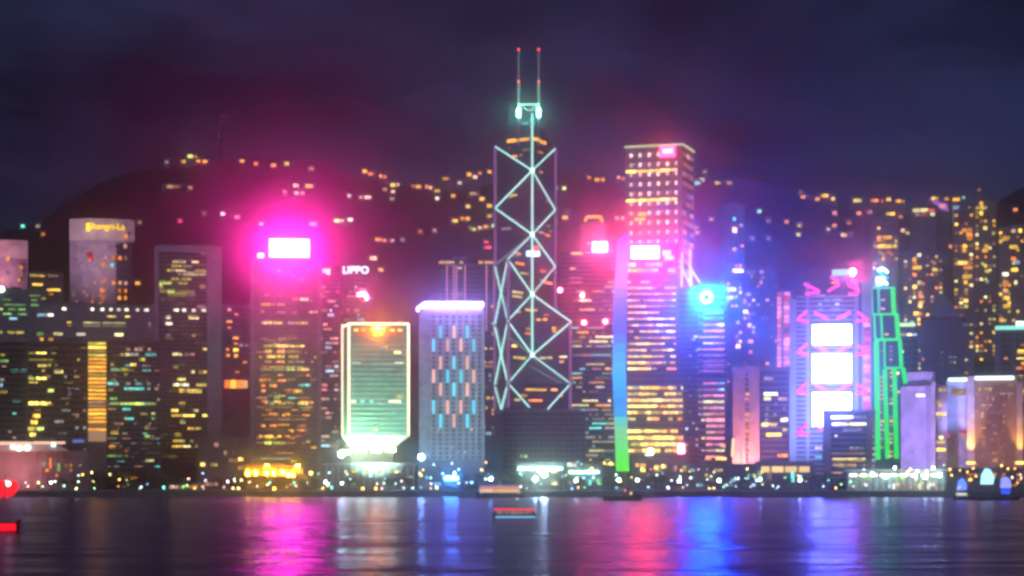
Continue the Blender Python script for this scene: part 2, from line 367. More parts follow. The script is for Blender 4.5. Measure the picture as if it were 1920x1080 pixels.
b = B('office_tower', 'dark office tower with stacked yellow windows above the exhibition hall', 'office tower', 108, 1440); b.body(52, 163, 642, 30, glass_d)
b.bands(52, 163, 642, 905, 22, .36, conc_d, 30); b.mullions(52, 163, 642, 905, 9, .6, conc_d); b.rooftop(56, 160, 642, 13, 30)
b.wins(6.5, '''664: 68-87 yel, 97-105 oli
677: 55-100 oli
687: 71-87 yel
698: 102-118 yel
711: 54-65 ygr, 68-87 yel
733: 88-101 ygr
757: 54-72 yel, 74-95 yel
780: 62-75 gol
792: 58-70 gol
804: 53-68 oli, 70-82 ygr
815: 56-67 yel
757.5: 124-128 dim
775: 135-148 dim''');
b.rand(54, 162, 648, 880, 22, 18, .14, [W['dim'], W['dim'], W['dwh'], W['oli']], 102, 3, .42); b.rand(120, 162, 690, 860, 16, 6, .09, [W['blu'], W['dim'], W['dwh']], 21, 1); b.done()

b = B('office_tower', 'narrow dark tower at the frame edge with teal windows above the hall', 'office tower', 18, 1500); b.body(-30, 50, 640, 26, glass_d)
b.bands(-30, 50, 640, 905, 24, .4, conc_d, 26)
b.wins(5.5, '''664: 2-10 oli
676: 0-16 gre
685: 3-12 pea
695: 20-34 cya, 40-53 cya
712: 0-8 dwh
722: 0-5 blu
735: 0-14 oli'''); b.rand(-28, 48, 745, 860, 10, 9, .1, [W['dim'], W['cya']], 22, 1); b.done()

b = B('office_block', 'dark teal glass office block with an amber-lit stair strip', 'office block', 234, 1405); b.body(163, 302, 640, 30, glass_t)
b.bands(201, 302, 640, 905, 28, .3, conc_d, 30, .35); b.mullions(201, 302, 640, 905, 8, .5, conc_d, .45); b.rooftop(204, 298, 640, 14, 30)
st = b.boxes('stair_tower', [b.bx(164, 200, 636, 915, -2.2, -.05)], conc_b)
for i in range(24):
    py = 645 + i * 7.3; mt = R.choice(['amb', 'gol', 'oli', 'dim', 'amb', 'oli'])
    if py < 810: b.win(166, 199, py, 4.2, mt, -2.35)
b.boxes('stair_base_panel', [b.bx(166, 199, 808, 828, -2.6, -2.25)], glow('stair_panel_glow', (1, .62, .4), .45))
b.wins(5.5, '''655: 236-244 pea, 252-259 pea, 261-267 pea, 276-282 pea
665: 225-232 oli, 236-242 pale, 244-260 dwh, 273-283 cya, 285-293 cya
674: 262-272 oli
684: 208-215 oli, 245-255 gol
693: 208-220 oli, 224-242 oli
702: 233-240 oli
719: 202-222 cya, 236-244 dwh, 254-267 cya, 275-282 dwh
728: 233-270 cya, 275-282 dwh, 289-297 dwh
747: 206-220 gre
756: 208-222 gre, 224-231 ygr, 233-272 ygr, 274-282 ygr, 284-292 ygr
774: 284-291 ygr
783: 233-240 amb, 284-291 gre
793: 213-220 dwh, 225-231 ora
801: 272-281 ygr
811: 208-221 gol
819: 272-281 ygr, 284-291 gre
838: 204-217 amb, 224-229 dim
847: 233-241 ora
856: 199-218 gre, 222-229 gre, 234-241 gre
864: 274-281 oli, 282-290 pale'''); b.rand(202, 300, 645, 880, 26, 18, .17, [W['dim'], W['dwh'], W['dim'], W['cya']], 103, 3, .4); b.done()

b = B('office_tower', 'mauve stone-framed office tower with cream window strips in two blocks', 'office tower', 352, 1500); b.body(296, 408, 466, 30, glass_d)
b.boxes('pier', [b.bx(290, 298, 462, 915, -1.2, 31)], conc_p); b.boxes('pier', [b.bx(388, 416, 462, 915, -1.0, 31)], conc_p)
b.boxes('crown_wall', [b.bx(298.1, 387.9, 462, 474, -1.1, 31)], conc_p)
b.bands(298, 388, 480, 905, 52, .34, conc_d, .3, .35); b.rooftop(300, 405, 462, 15, 28)
b.mullions(298, 388, 480, 905, 12, .5, conc_d, .4, ends=False)
b.wins(5.6, '''474: 377-381 dwh, 383-387 dwh
490: 324-348 pale, 360-373 pale
498: 322-340 oli, 343-360 dwh
506: 312-326 oli, 328-347 pale, 367-386 oli
513: 333-340 dwh, 342-386 pale
522: 322-335 oli, 340-360 oli
530: 299-322 ygr, 333-353 oli
537: 299-305 ygr, 375-385 oli
546: 300-310 oli, 312-329 ygr, 332-365 oli
553: 315-350 oli, 352-367 dwh
562: 303-308 dwh
575: 370-386 dwh
581: 326-335 white, 341-348 white, 360-367 white, 378-386 white
595: 311-320 white, 354-373 pale
608: 311-323 white
628: 311-321 dwh, 360-367 gol
653: 380-388 yel
665: 324-341 pale, 347-354 pea, 356-365 pea
688: 325-334 oli
698: 359-366 pale, 372-377 oli, 380-388 gol
710: 333-348 yel
722: 325-337 pale, 339-354 white, 368-387 yel
733: 335-346 gol, 349-378 yel
757: 335-347 oli
769: 322-334 yel, 363-372 pale
780: 322-340 gol, 342-365 yel, 379-388 yel
791: 338-347 pale
804: 352-363 gol, 365-377 oli
815: 327-339 oli
826: 325-346 oli, 356-362 dwh
838: 323-340 gol, 342-357 pale, 365-371 dim'''); b.rand(299, 387, 484, 860, 46, 16, .13, [W['dim'], W['dim'], W['dwh'], W['oli']], 104, 3, .42); b.done()

b = B('apartment_tower', 'slim dark apartment tower with orange windows and an orange billboard', 'apartment tower', 442, 1620); b.body(414, 472, 575, 26, conc_d)
b.bands(414, 472, 575, 900, 30, .5, conc_p, 26); b.rooftop(418, 470, 575, 16, 26)
b.wins(7, '''580: 427-433 pea
587: 440-447 ora
605: 424-435 amb
617: 427-433 ora
632: 437-447 amb
643: 438-446 ora
654: 424-430 ora
665: 424-431 ora
657: 438-447 gol
668: 439-446 amb
681: 455-464 amb
695: 441-449 amb
650: 450-455 blu, 460-465 blu''')
bb = b.boxes('billboard', [b.bx(420, 466, 711, 729, -1.6, -.6)], dark_steel)
for i, (c, s_) in enumerate((((1, .22, .06), 1.6), ((1, .42, .05), 3.0), ((1, .25, .06), 1.8), ((1, .5, .2), 1.2))):
    b.boxes('billboard_panel', [b.bx(421 + i * 11, 431.5 + i * 11, 713, 728, -1.9, -1.62)], glow('billboard_%d' % i, c, s_), bb)
b.done()

# the tower under the pink sign
b = B('office_tower', 'tall office tower crowned by a glaring pink-white rooftop sign', 'office tower', 535, 1500); b.body(474, 600, 490, 34, conc_d)
b.boxes('pier', [b.bx(470, 476, 486, 915, -1.0, 35)], conc_p); b.boxes('pier', [b.bx(597, 603, 486, 915, -1.0, 35)], conc_p)
b.bands(476, 597, 492, 900, 38, .42, conc_b, .3, .4); b.mullions(476, 597, 492, 900, 14, .5, conc_d, .45, ends=False); b.rooftop(480, 595, 488, 17, 32, 8)
sg = b.boxes('rooftop_sign', [b.bx(503, 582, 446, 484, .6, 2.0)], dark_steel)
b.boxes('sign_face', [b.bx(505, 580, 448, 482, .1, .58)], glow('sign_pink', (1, .018, .36), 225, True), sg)
b.boxes('sign_posts', [b.bx(p, p + 2, 484, 490, .8, 1.8) for p in (510, 530, 550, 572)], dark_steel, sg)
b.boxes('small_sign', [b.bx(484, 494, 476, 483, -.6, -.2)], glow('sign_pink_small', (1, .25, .7), 25))
b.wins(6, '''507: 508-512 pea, 519-526 pea, 532-536 dim, 541-546 dim, 575-580 dim
524: 479-487 pea, 497-512 pea, 540-557 pea, 560-570 pale
560: 549-560 dim, 562-578 pale
570: 490-508 amb, 510-516 pea, 519-533 amb
587: 520-535 dim, 548-555 dim
606: 492-512 pale, 514-530 oli, 540-552 dwh, 554-577 oli
632: 525-538 oli, 541-557 amb
640: 496-520 dim, 522-545 dim
650: 494-515 oli, 517-540 yel, 542-572 yel
659: 497-510 oli, 520-534 amb, 537-566 oli
668: 500-515 gol, 517-533 yel, 542-560 oli
677: 497-509 oli, 517-533 amb, 541-550 oli, 553-560 dwh, 563-570 gre
686: 490-504 ora, 506-533 yel, 537-555 ygr, 558-574 ygr
695: 490-512 ygr, 515-533 ygr, 536-554 ygr, 558-580 yel
706: 489-503 amb, 558-577 amb
717: 488-496 ora, 504-531 amb
721: 560-570 cya, 572-582 cya
729: 533-556 ora
740: 500-513 cya, 515-536 ygr
748: 486-502 amb, 514-524 ygr, 541-556 cya, 570-582 ora
758: 497-503 pea, 507-513 cya, 522-537 oli, 540-552 oli, 558-577 ygr
777: 504-522 amb, 534-544 amb
785: 496-520 dim, 522-545 dim, 548-575 dim
805: 540-548 amb, 560-572 amb
817: 486-501 amb, 519-527 amb, 532-545 oli
831: 496-509 ygr, 513-534 ygr
847: 520-550 amb
858: 489-511 cya, 513-534 cya, 536-548 gre
867: 544-557 ygr'''); b.rand(480, 594, 640, 860, 26, 20, .2, [W['dim'], W['oli'], W['dim'], W['amb']], 105, 4, .42); b.rand(490, 582, 700, 850, 16, 12, .26, [W['amb'], W['oli'], W['gol'], W['ora']], 19, 2); b.rand(480, 596, 500, 640, 14, 14, .07, [W['pea'], W['dim']], 20, 2); b.done()

# twin tower with stepped bays
def lippo(px0, px1, ytop, D, label, letters, seed):
    b = B('twin_tower', label, 'office tower', (px0 + px1) / 2, D); b.body(px0 + 4, px1 - 4, ytop, 26, glass_b)
    r = random.Random(seed); py = ytop + 18; i = 0
    while py < 860:
        h = 30; w = (px1 - px0)
        if i % 2 == 0: b.boxes('projecting_bay', [b.bx(px0 - 3, px0 + w * .42, py, py + h, -4, 20)], glass_b)
        else: b.boxes('projecting_bay', [b.bx(px0 + w * .5, px1 + 3, py, py + h, -4, 20)], glass_b)
        py += h + 6; i += 1
    b.bands(px0 + 4, px1 - 4, ytop + 14, 870, 44, .35, conc_d, 26, .35)
    b.rand(px0 + 5, px1 - 5, ytop + 26, 840, 36, 9, .24, [W['pea'], W['dwh'], W['dim'], W['blu'], W['pin']], seed, 4, .5, .8, -4.3)
    sm = glow('sign_white', (.75, .85, 1), 4.0); sg = b.boxes('sign_board', [b.bx(px0 + 6, px1 - 6, ytop - 1, ytop + 13, -.7, -.02)], dark_steel)
    t = link('lettering', text_mesh(letters, 9.0 if len(letters) > 3 else 7.5, sm), sg, (b.x((px0 + px1) / 2 if len(letters) > 3 else px0 + 20), -1.1, b.z(ytop + 7))); t.rotation_euler = (math.radians(90), 0, 0)
    return b
b = lippo(640, 694, 500, 1790, 'mirror-glass twin tower with a white lettered sign on top', 'LIPPO', 31)
rs = b.boxes('red_sign', [b.bx(669, 690, 541, 563, -5.4, -4.6)], dark_steel)
b.vf('sign_stroke', tube_vf([((b.x(671), -5.8, b.z(554)), (b.x(684), -5.8, b.z(551))), ((b.x(684), -5.8, b.z(551)), (b.x(689), -5.8, b.z(562)))], 1.2), glow('sign_rose', (1, .12, .35), 110, True), rs)
b.vf('sign_stroke', tube_vf([((b.x(674), -5.8, b.z(545)), (b.x(685), -5.8, b.z(546)))], 1.0), glow('sign_red', (1, .06, .06), 9), rs); b.done()
b = lippo(592, 640, 500, 1840, 'second mirror-glass twin tower half hidden beside the pink-sign tower', 'ng', 32)
o = link('aviation_lamp', ball(glow('lamp_red', (1, .12, .04), 150, True), 1.6), b.root, (b.x(600), -5, b.z(553))); b.done()

# inverted-bottle block
b = B('headquarters_block', 'block with white-lit edges, red star and glowing tapered foot', 'office block', 703, 1385)
x0, x1 = b.x(641), b.x(766); zt, zb, zs = b.z(607), b.z(817), b.z(841)
xl = b.x(654)
pg = [(xl, 0), (x1, 0), (x1 + 1.0, 30), (x0, 30), (x0, 8)]
b.vf('wall', prism_vf(pg, zb, zt), wall('green_glass', (.12, .30, .25), .3, .25, .05))
sx0, sx1 = b.x(668), b.x(738)
low = [(sx0, 8), (sx1, 8), (sx1, 24), (sx0 - 1, 24), (sx0 - 4, 12)]
v = [(x, y, zs) for x, y in low] + [(x, y, zb - .01) for x, y in pg]; n = 5
f = [tuple(range(n))[::-1], tuple(range(n, 2 * n))] + [(i, (i + 1) % n, n + (i + 1) % n, n + i) for i in range(n)]
b.vf('tapered_foot', (v, f), white_p); b.vf('stem', prism_vf(low, 0, zs - .01), conc_d)
for i in range(34):
    pass
b.bands(655, 765, 646, 812, 18, .42, wall('green_spandrel', (.30, .46, .40), .5), .2, .3)
b.boxes('crown_grille', [b.bx(665 + i * 6.6, 668.5 + i * 6.6, 632, 645, -.6, -.05) for i in range(14)], conc_p, kind='stuff')
b.boxes('crown_panel', [b.bx(664, 757, 614, 631, -.5, -.05)], wall('crown_glow_red', (.45, .16, .13)))  # the star's red glow is put into the panel colour
el = glow('edge_light', (1, .86, .58), 2.6)
for seg, e in (((x0 + .4, 7.6, zb, x0 + .4, 7.6, zt), 1), ((xl, -.5, zb, xl, -.5, zt), 1), ((x1, -.5, zb, x1, -.5, zt), 1), ((xl, -.5, zt, x1, -.5, zt), 1), ((x0 + .4, 7.6, zt - 2, xl, -.5, zt), 1)):
    b.vf('edge_light_tube', tube_vf([(seg[:3], seg[3:])], .75), el)
star = []
for i in range(10):
    t = math.pi / 2 + i * math.pi / 5; rr = 3.8 if i % 2 == 0 else 1.7; star.append((b.x(709) + rr * math.cos(t), b.z(618) + rr * math.sin(t)))
v = [(x, -1.6, z) for x, z in star] + [(x, -.8, z) for x, z in star]
b.vf('star_emblem', (v, [tuple(range(10)), tuple(range(10, 20))[::-1]] + [(i, 10 + i, 10 + (i + 1) % 10, (i + 1) % 10) for i in range(10)]), glow('star_glow', (1, .24, .003), 340, True))
for p in (668, 682, 736, 750): b.win(p - 4, p + 4, 619, 4, 'gol', -.7)
b.wins(5, '''650: 711-718 dwh, 720-727 oli
661: 739-752 pale
682: 660-676 blu, 699-735 dwh, 740-757 white
702: 744-750 dwh
711: 658-663 blu
721: 658-663 blu
743: 742-756 oli
753: 657-668 white, 676-683 cya, 694-700 cya, 711-720 dwh, 729-752 white
775: 659-668 dwh, 736-745 cya
795: 686-690 dwh, 693-697 dwh, 702-708 dwh
805: 700-708 pale''')
fl = glow('foot_floodlight', (.70, 1.0, .55), 75, True)
for px_, py_, yy in ((648, 850, -6), (676, 848, -8), (706, 847, -8), (732, 846, -8)):
    q = b.boxes('floodlight', [(b.x(px_) - 3, b.x(px_) + 3, yy, yy + 1.5, b.z(py_), b.z(py_) + 1.6)], fl)
b.spot((0, -70, b.z(890)), (0, 0, b.z(735)), (.50, 1, .72), 420000, 100); b.spot((b.x(690), -28, b.z(880)), (0, 2, b.z(830)), (1, .97, .80), 500000, 150)
b.spot((b.x(625), -14, b.z(880)), (b.x(645), 6, b.z(790)), (.7, 1, .6), 300000, 120)
b.done()
pb = B('podium_hall', 'low podium hall in front of the block with the red star', 'hall', 700, 1340); pb.body(610, 778, 872, 25, conc_g)
pb.boxes('roof_slab', [pb.bx(606, 782, 868, 872, -2, 27)], conc_w); pb.mullions(612, 776, 874, 915, 14, 1.2, conc_w, .8)
pb.rand(612, 776, 878, 912, 3, 14, .3, [W['oli'], W['gre'], W['dim']], 5, 1); pb.done()

# gridded tower with light bars
b = B('office_tower', 'pale gridded office tower with pink and cyan light bars', 'office tower', 846, 1480); b.body(787, 905, 577, 34, wall('grid_glass', (.06, .075, .09), .3))
b.bands(787, 905, 590, 862, 32, .46, wall('grid_stone', (.44, .44, .47)), 34, .4)
b.boxes('pier', [b.bx(785.5, 803, 577, 915, -.9, 35)], wall('grid_stone', (.44, .44, .47)))
b.mullions(807, 905.5, 582, 915, 8, 2.3, wall('grid_stone', (.44, .44, .47)), .7); b.boxes('parapet', [b.bx(785, 906, 577, 590, -.7, 34)], wall('grid_stone', (.44, .44, .47)))
b.boxes('plinth', [b.bx(785, 906, 862, 915, -1, 35)], conc_g)
rb = b.boxes('rooftop_light_bar', [b.bx(797, 906, 567, 575.5, -3.2, -1.4)], glow('bar_violet', (.34, .22, 1), 44, True))
b.vf('rooftop_light_bar', tube_vf([((b.x(797), -2.3, b.z(571)), (b.x(784), 14, b.z(577)))], 1.6), glow('bar_violet', (.34, .22, 1), 44, True))
lc = glow('bar_cyan', (.10, .80, 1), 1.5, var=.2); lp = glow('bar_pink', (1, .52, .40), 1.4, var=.2)
for y0, y1, cols in ((610, 635, '826c 851p 876c'), (635, 660, '813c 839p 864p 888c'), (668, 693, '826p 851c 876p'), (693, 718, '813p 839c 864c 888p'), (718, 743, '826p 851c 876p'), (750, 776, '813c 839p 864p 888c'), (776, 802, '826c 851p 876c')):
    for c in cols.split():
        px = float(c[:-1]); b.win(px - 2.4, px + 2.4, (y0 + y1) / 2, y1 - y0 - 1, lc if c[-1] == 'c' else lp, -1.2, 'light_bar')
b.spot((b.x(846), -75, b.z(900)), (b.x(846), 0, b.z(770)), (.50, .85, 1), 250000, 84); b.spot((b.x(846), -30, b.z(545)), (b.x(846), 0, b.z(620)), (.40, .28, 1), 90000, 110)  # both spots added to light the facade, violet above and cyan below
b.wins(4.5, '''805: 806-811 gol, 819-824 gol, 881-886 gol
838: 845-850 gre
847: 855-860 white, 868-873 white, 893-898 gre
722: 842-847 yel
760: 843-847 gol, 871-876 gol
632: 880-885 yel'''); b.done()

# outlined tower behind
b = B('office_tower', 'distant tower with amber cornice and pink column lines above the violet bar', 'office tower', 878, 1860); b.body(826, 936, 486, 26, glass_b)
cm = glow('column_glow', (1, .40, .50), .8); am = glow('cornice_glow', (1, .62, .15), 1.2)
for p in (838, 851, 856, 872, 912, 926, 932): b.vf('column_light', tube_vf([((b.x(p), -.8, b.z(620)), (b.x(p), -.8, b.z(497)))], .55), cm)
for p0, p1 in ((823, 832), (834, 852), (862, 868), (897, 905), (908, 930)): b.boxes('cornice_light', [b.bx(p0, p1, 490, 494, -1.2, -.4)], am)
b.boxes('cornice', [b.bx(822, 938, 494.2, 498, -1.6, 27)], conc_p); b.boxes('plant_room', [b.bx(848, 876, 480, 486, 4, 18)], conc_p)
b.bands(826, 936, 500, 760, 30, .4, conc_d, 26); b.wins(5, '''552: 845-868 pea
501: 858-866 pale
655: 905-913 yel, 918-926 gol
680: 904-912 amb, 915-926 amb
688: 904-925 dim
575: 920-928 oli
746: 912-918 gol, 922-928 pale
760: 924-928 ora
776: 922-926 ora
765: 911-914 amb'''); b.rand(905, 932, 600, 840, 22, 5, .12, [W['dim'], W['oli'], W['blu']], 44, 1); b.done()

# ------------------------------------------------------------------ cross-braced tower
b = B('braced_tower', 'tall dark glass tower with glowing white cross-bracing and twin masts', 'skyscraper', 998, 1700); b.root.rotation_euler = (0, 0, 0)
rr = 36.8; ang = [math.radians(t) for t in (-122.6, -32.6, 57.4, 147.4)]
FL, FR, BR, BL = [(rr * math.cos(t), rr * math.sin(t)) for t in ang]
CZ = {'apex': b.z(215), 1: b.z(320), 2: b.z(440), 3: b.z(552), 4: b.z(666)}
KZ = {0: b.z(268), 1: b.z(385), 2: b.z(493), 3: b.z(607), 4: b.z(722), 5: b.z(812)}
def shaft(name, p, q, zc, zk): b.vf(name, prism_vf([(0, 0), p, q], 0, 0, [zc, zk, zk]), glass_b)
s_ = .9995
shaft('south_shaft', BR, BL, CZ['apex'], KZ[0])
shaft('west_shaft', BL, FL, CZ[2], KZ[2]); shaft('east_shaft', FR, BR, CZ[3], KZ[3]); shaft('north_shaft', FL, FR, CZ[4], KZ[4])
# each bracing member stands a little proud of the glass
def P(c, z, out=1.02): return (c[0] * out, c[1] * out, z)
CC = (0, 0)
def cz(z, dx=.6, dy=-1.6): return (dx, dy, z)
brace = glow('brace_light', (.46, 1, .88), 1.9, var=.15); brace_d = glow('brace_light_dim', (.42, .80, .95), .55); col_m = glow('corner_light', (.60, .22, .75), .40)
def br(a, c, r=.85, m=brace): b.vf('brace', tube_vf([(a, c)], r * .64), m)
def inn(c, k=.02): return None
def off(p, dx=0, dy=-1.3): return (p[0] + dx, p[1] + dy, p[2])
br(off((0, 0, CZ['apex'] + 1)), off((0, 0, CZ[4])), 1.15)
for k, (z1, z2) in enumerate(((KZ[0], CZ[1]), (KZ[1], CZ[1]), (KZ[1], CZ[2]))):
    for c in (BL, BR): br(off(P(c, z1, 1.0)), off((0, 0, z2)))
br(off(P(BR, KZ[2], 1.0)), off((0, 0, CZ[2]))); br(off(P(BR, KZ[2], 1.0)), off((0, 0, CZ[3])))
br(off(P(BL, KZ[2], 1.0), 0, -.6), off((0, 0, CZ[2])), .8, brace_d); br(off(P(FL, KZ[2])), off((0, 0, CZ[2])))
def face_x(a, c, z0, z1, r=.75, m=brace):
    nx_, ny_ = (a[0] + c[0]) / 2, (a[1] + c[1]) / 2; l = math.hypot(nx_, ny_); o_ = (nx_ / l * .6, ny_ / l * .6)
    br((a[0] + o_[0], a[1] + o_[1], z0), (c[0] + o_[0], c[1] + o_[1], z1), r, m); br((a[0] + o_[0], a[1] + o_[1], z1), (c[0] + o_[0], c[1] + o_[1], z0), r, m)
face_x(BL, FL, KZ[3], KZ[2]); face_x(BL, FL, KZ[4], KZ[3]); mz = b.z(768)
for p_, q_ in ((BL, FL), (FL, BL)): br((p_[0] - .5, p_[1] - .5, KZ[4]), (p_[0] + (q_[0] - p_[0]) * .5 - .5, p_[1] + (q_[1] - p_[1]) * .5 - .5, mz), .75)
br(off(P(FL, KZ[2])), off((0, 0, CZ[3]))); br(off(P(FL, KZ[3])), off((0, 0, CZ[3]))); br(off(P(FL, KZ[3])), off((0, 0, CZ[4])))
br(off(P(FR, KZ[3])), off((0, 0, CZ[3]))); br(off(P(BR, KZ[3])), off((0, 0, CZ[3])), .6, brace_d); br(off(P(FR, KZ[3])), off((0, 0, CZ[4])), 1.1)
br(off((FL[0] * .95, FL[1] * .95, b.z(638))), off((0, 0, CZ[4])), .6, brace_d)
br(off(P(FL, KZ[4])), off((0, 0, CZ[4])), .8); br(off(P(FR, KZ[4])), off((0, 0, CZ[4])), .8)
fx = lambda t, z: (FL[0] + (FR[0] - FL[0]) * t, FL[1] + (FR[1] - FL[1]) * t - .8, z)
br(fx(0, KZ[4]), fx(.5, b.z(786))); br(fx(1, KZ[4]), fx(.5, b.z(786)))
br(fx(.36, b.z(690)), fx(.86, b.z(722)), .45, brace_d)
for c, zt_ in ((BL, KZ[0]), (BR, KZ[0]), (FL, KZ[2]), (FR, KZ[3])): b.vf('corner_column', tube_vf([((c[0], c[1] - .7, b.z(768)), (c[0], c[1] - .7, zt_))], 1.3), col_m)
for k in (1, 2, 3, 4): link('added_node_glow', ball(glow('node_fill_glow', (.70, 1, .95), 5.0), 1.5), b.root, (0, -1.9, CZ[k]))  # glowing balls added to brighten the brace crossings
# floor lines on the glass
bm_boxes = []
for nm, p, q, ztop in (('south', BL, (0, 0), KZ[0]), ('south', (0, 0), BR, KZ[0]), ('west', BL, FL, KZ[2]), ('west', FL, (0, 0), KZ[2]), ('east', (0, 0), FR, KZ[3]), ('east', FR, BR, KZ[3]), ('north', FL, FR, KZ[4])):
    pass
vv, ff = [], []
for p, q, zt_, zb_ in ((BL, (0, 0), KZ[0], KZ[2]), ((0, 0), BR, KZ[0], KZ[3]), (BL, FL, KZ[2], 60), (FL, (0, 0), KZ[2], KZ[4]), ((0, 0), FR, KZ[3], KZ[4]), (FL, FR, KZ[4], 40)):
    d = Vector((q[0] - p[0], q[1] - p[1], 0)); nn = Vector((d.y, -d.x, 0)).normalized(); z = zb_
    while z < zt_ - 2:
        v, f = tube_vf([(Vector((p[0], p[1], z)) + nn * .12, Vector((q[0], q[1], z)) + nn * .12)], .28, 4); k = len(vv); vv += v; ff += [tuple(k + i for i in t) for t in f]; z += 4.0
b.vf('floor_lines', (vv, ff), dark_steel, kind='stuff')
def facewin(p, q, t0, t1, z, m, h=1.7):
    P0 = Vector((p[0] + (q[0] - p[0]) * t0, p[1] + (q[1] - p[1]) * t0, z)); P1 = Vector((p[0] + (q[0] - p[0]) * t1, p[1] + (q[1] - p[1]) * t1, z)); d = P1 - P0
    nn = Vector((d.y, -d.x, 0)).normalized(); o = link('window', unit_box(W[m] if isinstance(m, str) else m), b.root, (P0 + P1) / 2 + nn * .25); o.scale = (d.length, .3, h); o.rotation_euler[2] = math.atan2(d.y, d.x)
def pxw(p, q, px0, px1, py, m, h=1.7):
    f_ = lambda px: ((px - 998) * .4427 - p[0]) / (q[0] - p[0]); facewin(p, q, f_(px0), f_(px1), b.z(py), m, h)
O = (0, -.0)
for a_, c_ in ((951, 968), (970, 993)): pxw(BL, O, a_, c_, 260, 'amb', 2.6)
pxw(O, BR, 1000, 1012, 259, 'amb', 2.6); pxw(O, BR, 1013, 1024, 262, 'amb', 2.6)
for (f_, l_) in (((BL, O), '954-958 273 dim, 960-970 290 ora, 974-980 289 dim, 955-962 365 amb, 958-970 363 oli, 940-958 425 dwh, 980-994 280 dim'), ((O, BR), '1008-1018 282 ora, 1012-1018 319 pea, 1024-1028 372 red, 1026-1032 418 dwh, 1010-1020 433 pea, 1022-1032 436 ora, 1030-1036 427 dim'),
                 ((FL, O), '965-975 480 ora, 966-982 498 ora, 975-990 515 oli, 960-980 552 pale, 960-978 560 oli, 968-975 588 amb, 960-968 652 gol, 985-995 582 gol, 986-996 617 oli, 984-994 626 ora, 962-985 673 oli'), ((O, FR), '1000-1008 582 amb, 1006-1014 600 gol, 1018-1026 600 amb, 1035-1042 617 gol, 1036-1044 623 gol, 1012-1035 672 pale, 1048-1062 671 pale, 1048-1056 680 ora, 1020-1030 592 ora'),
                 ((O, BR), '1013-1024 505 ora, 1012-1026 523 pea, 1020-1036 526 ora'), ((FL, FR), '984-1024 733 gol, 1032-1044 733 amb, 975-988 744 amb, 964-975 752 oli, 990-1016 753 ora, 1046-1054 744 ora')):
    for it in l_.split(','):
        rg, py, m_ = it.split(); a_, c_ = rg.split('-'); pxw(f_[0], f_[1], float(a_), float(c_), float(py), m_)
sg = b.boxes('emblem', [(b.x(986), b.x(1014), -24.5, -23.7, b.z(487), b.z(463))], dark_steel) if False else None
zz = b.z(479)
b.vf('emblem', tube_vf([((-5, -14, zz), (6.2, -14, zz))], 2.2), glow('emblem_blue', (.5, .8, 1), 3.5)); link('emblem_dot', ball(glow('emblem_red', (1, .08, .12), 3.0), 2.6), b.root, (3.2, -14.6, b.z(470)))
b.vf('emblem_arm', tube_vf([((1, -13, zz), (1, 0, zz))], .4), dark_steel)
# roof frame and masts
zf0, zf1 = b.z(219), b.z(196); mint = glow('mint_light', (.45, 1, .80), 2.2); fm = glow('mint_light_bright', (.20, 1, .75), 45.0, True)
xm0, xm1 = b.x(972.5), b.x(1010)
for x in (xm0, xm1):
    b.vf('frame_post', tube_vf([((x, 2, zf0 - 24), (x, 2, zf0))], .5), steel)
    b.vf('frame_light', tube_vf([((x, -.3, zf0), (x, -.3, zf0 + 7))], 1.25), fm); b.vf('frame_light', tube_vf([((x, -.3, zf0 + 7), (x, -.3, zf1 + 1))], .8), mint)
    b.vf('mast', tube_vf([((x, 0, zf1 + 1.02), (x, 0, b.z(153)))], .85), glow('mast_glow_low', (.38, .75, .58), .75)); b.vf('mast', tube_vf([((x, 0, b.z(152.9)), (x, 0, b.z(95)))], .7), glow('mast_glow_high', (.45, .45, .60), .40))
    for py, c, s__ in ((93, (1, .06, .04), 9), (153, (1, .18, .07), 7)): link('mast_lamp', ball(glow('mast_lamp_%d' % py, c, s__ * .5), 1.05), b.root, (x, -.8, b.z(py)))
b.vf('frame_light', tube_vf([((xm0, -.3, zf1), (xm1, -.3, zf1))], .7), mint)
b.vf('frame_strut', tube_vf([((xm0, -.3, zf1), (b.x(992), -.3, b.z(208))), ((xm1, -.3, zf1), (b.x(994), -.3, b.z(208)))], .4), mint)
b.boxes('roof_lamp', [(b.x(980), b.x(990), -3, -2.2, b.z(234), b.z(231)), ], glow('mint_lamp', (.15, .75, .50), 1.2)); b.boxes('roof_lamp', [(b.x(997), b.x(1002), -3, -2.2, b.z(235), b.z(231))], glow('mint_lamp', (.15, .75, .50), 1.2))
b.done()

b = B('office_block', 'windowless dark block in front of the cross-braced tower', 'office block', 1018, 1560); b.body(942, 1097, 770, 40, glass_d)
b.boxes('setback', [b.bx(946, 985, 764, 770, 4, 30)], glass_d); b.bands(942, 1097, 772, 900, 13, .3, conc_d, 40, .4); b.mullions(942, 1097, 772, 900, 16, .6, conc_d, .5)
b.rooftop(950, 1090, 770, 23, 38); b.rand(944, 1095, 850, 905, 5, 20, .15, [W['dim'], W['gre'], W['blu']], 50, 1); b.done()

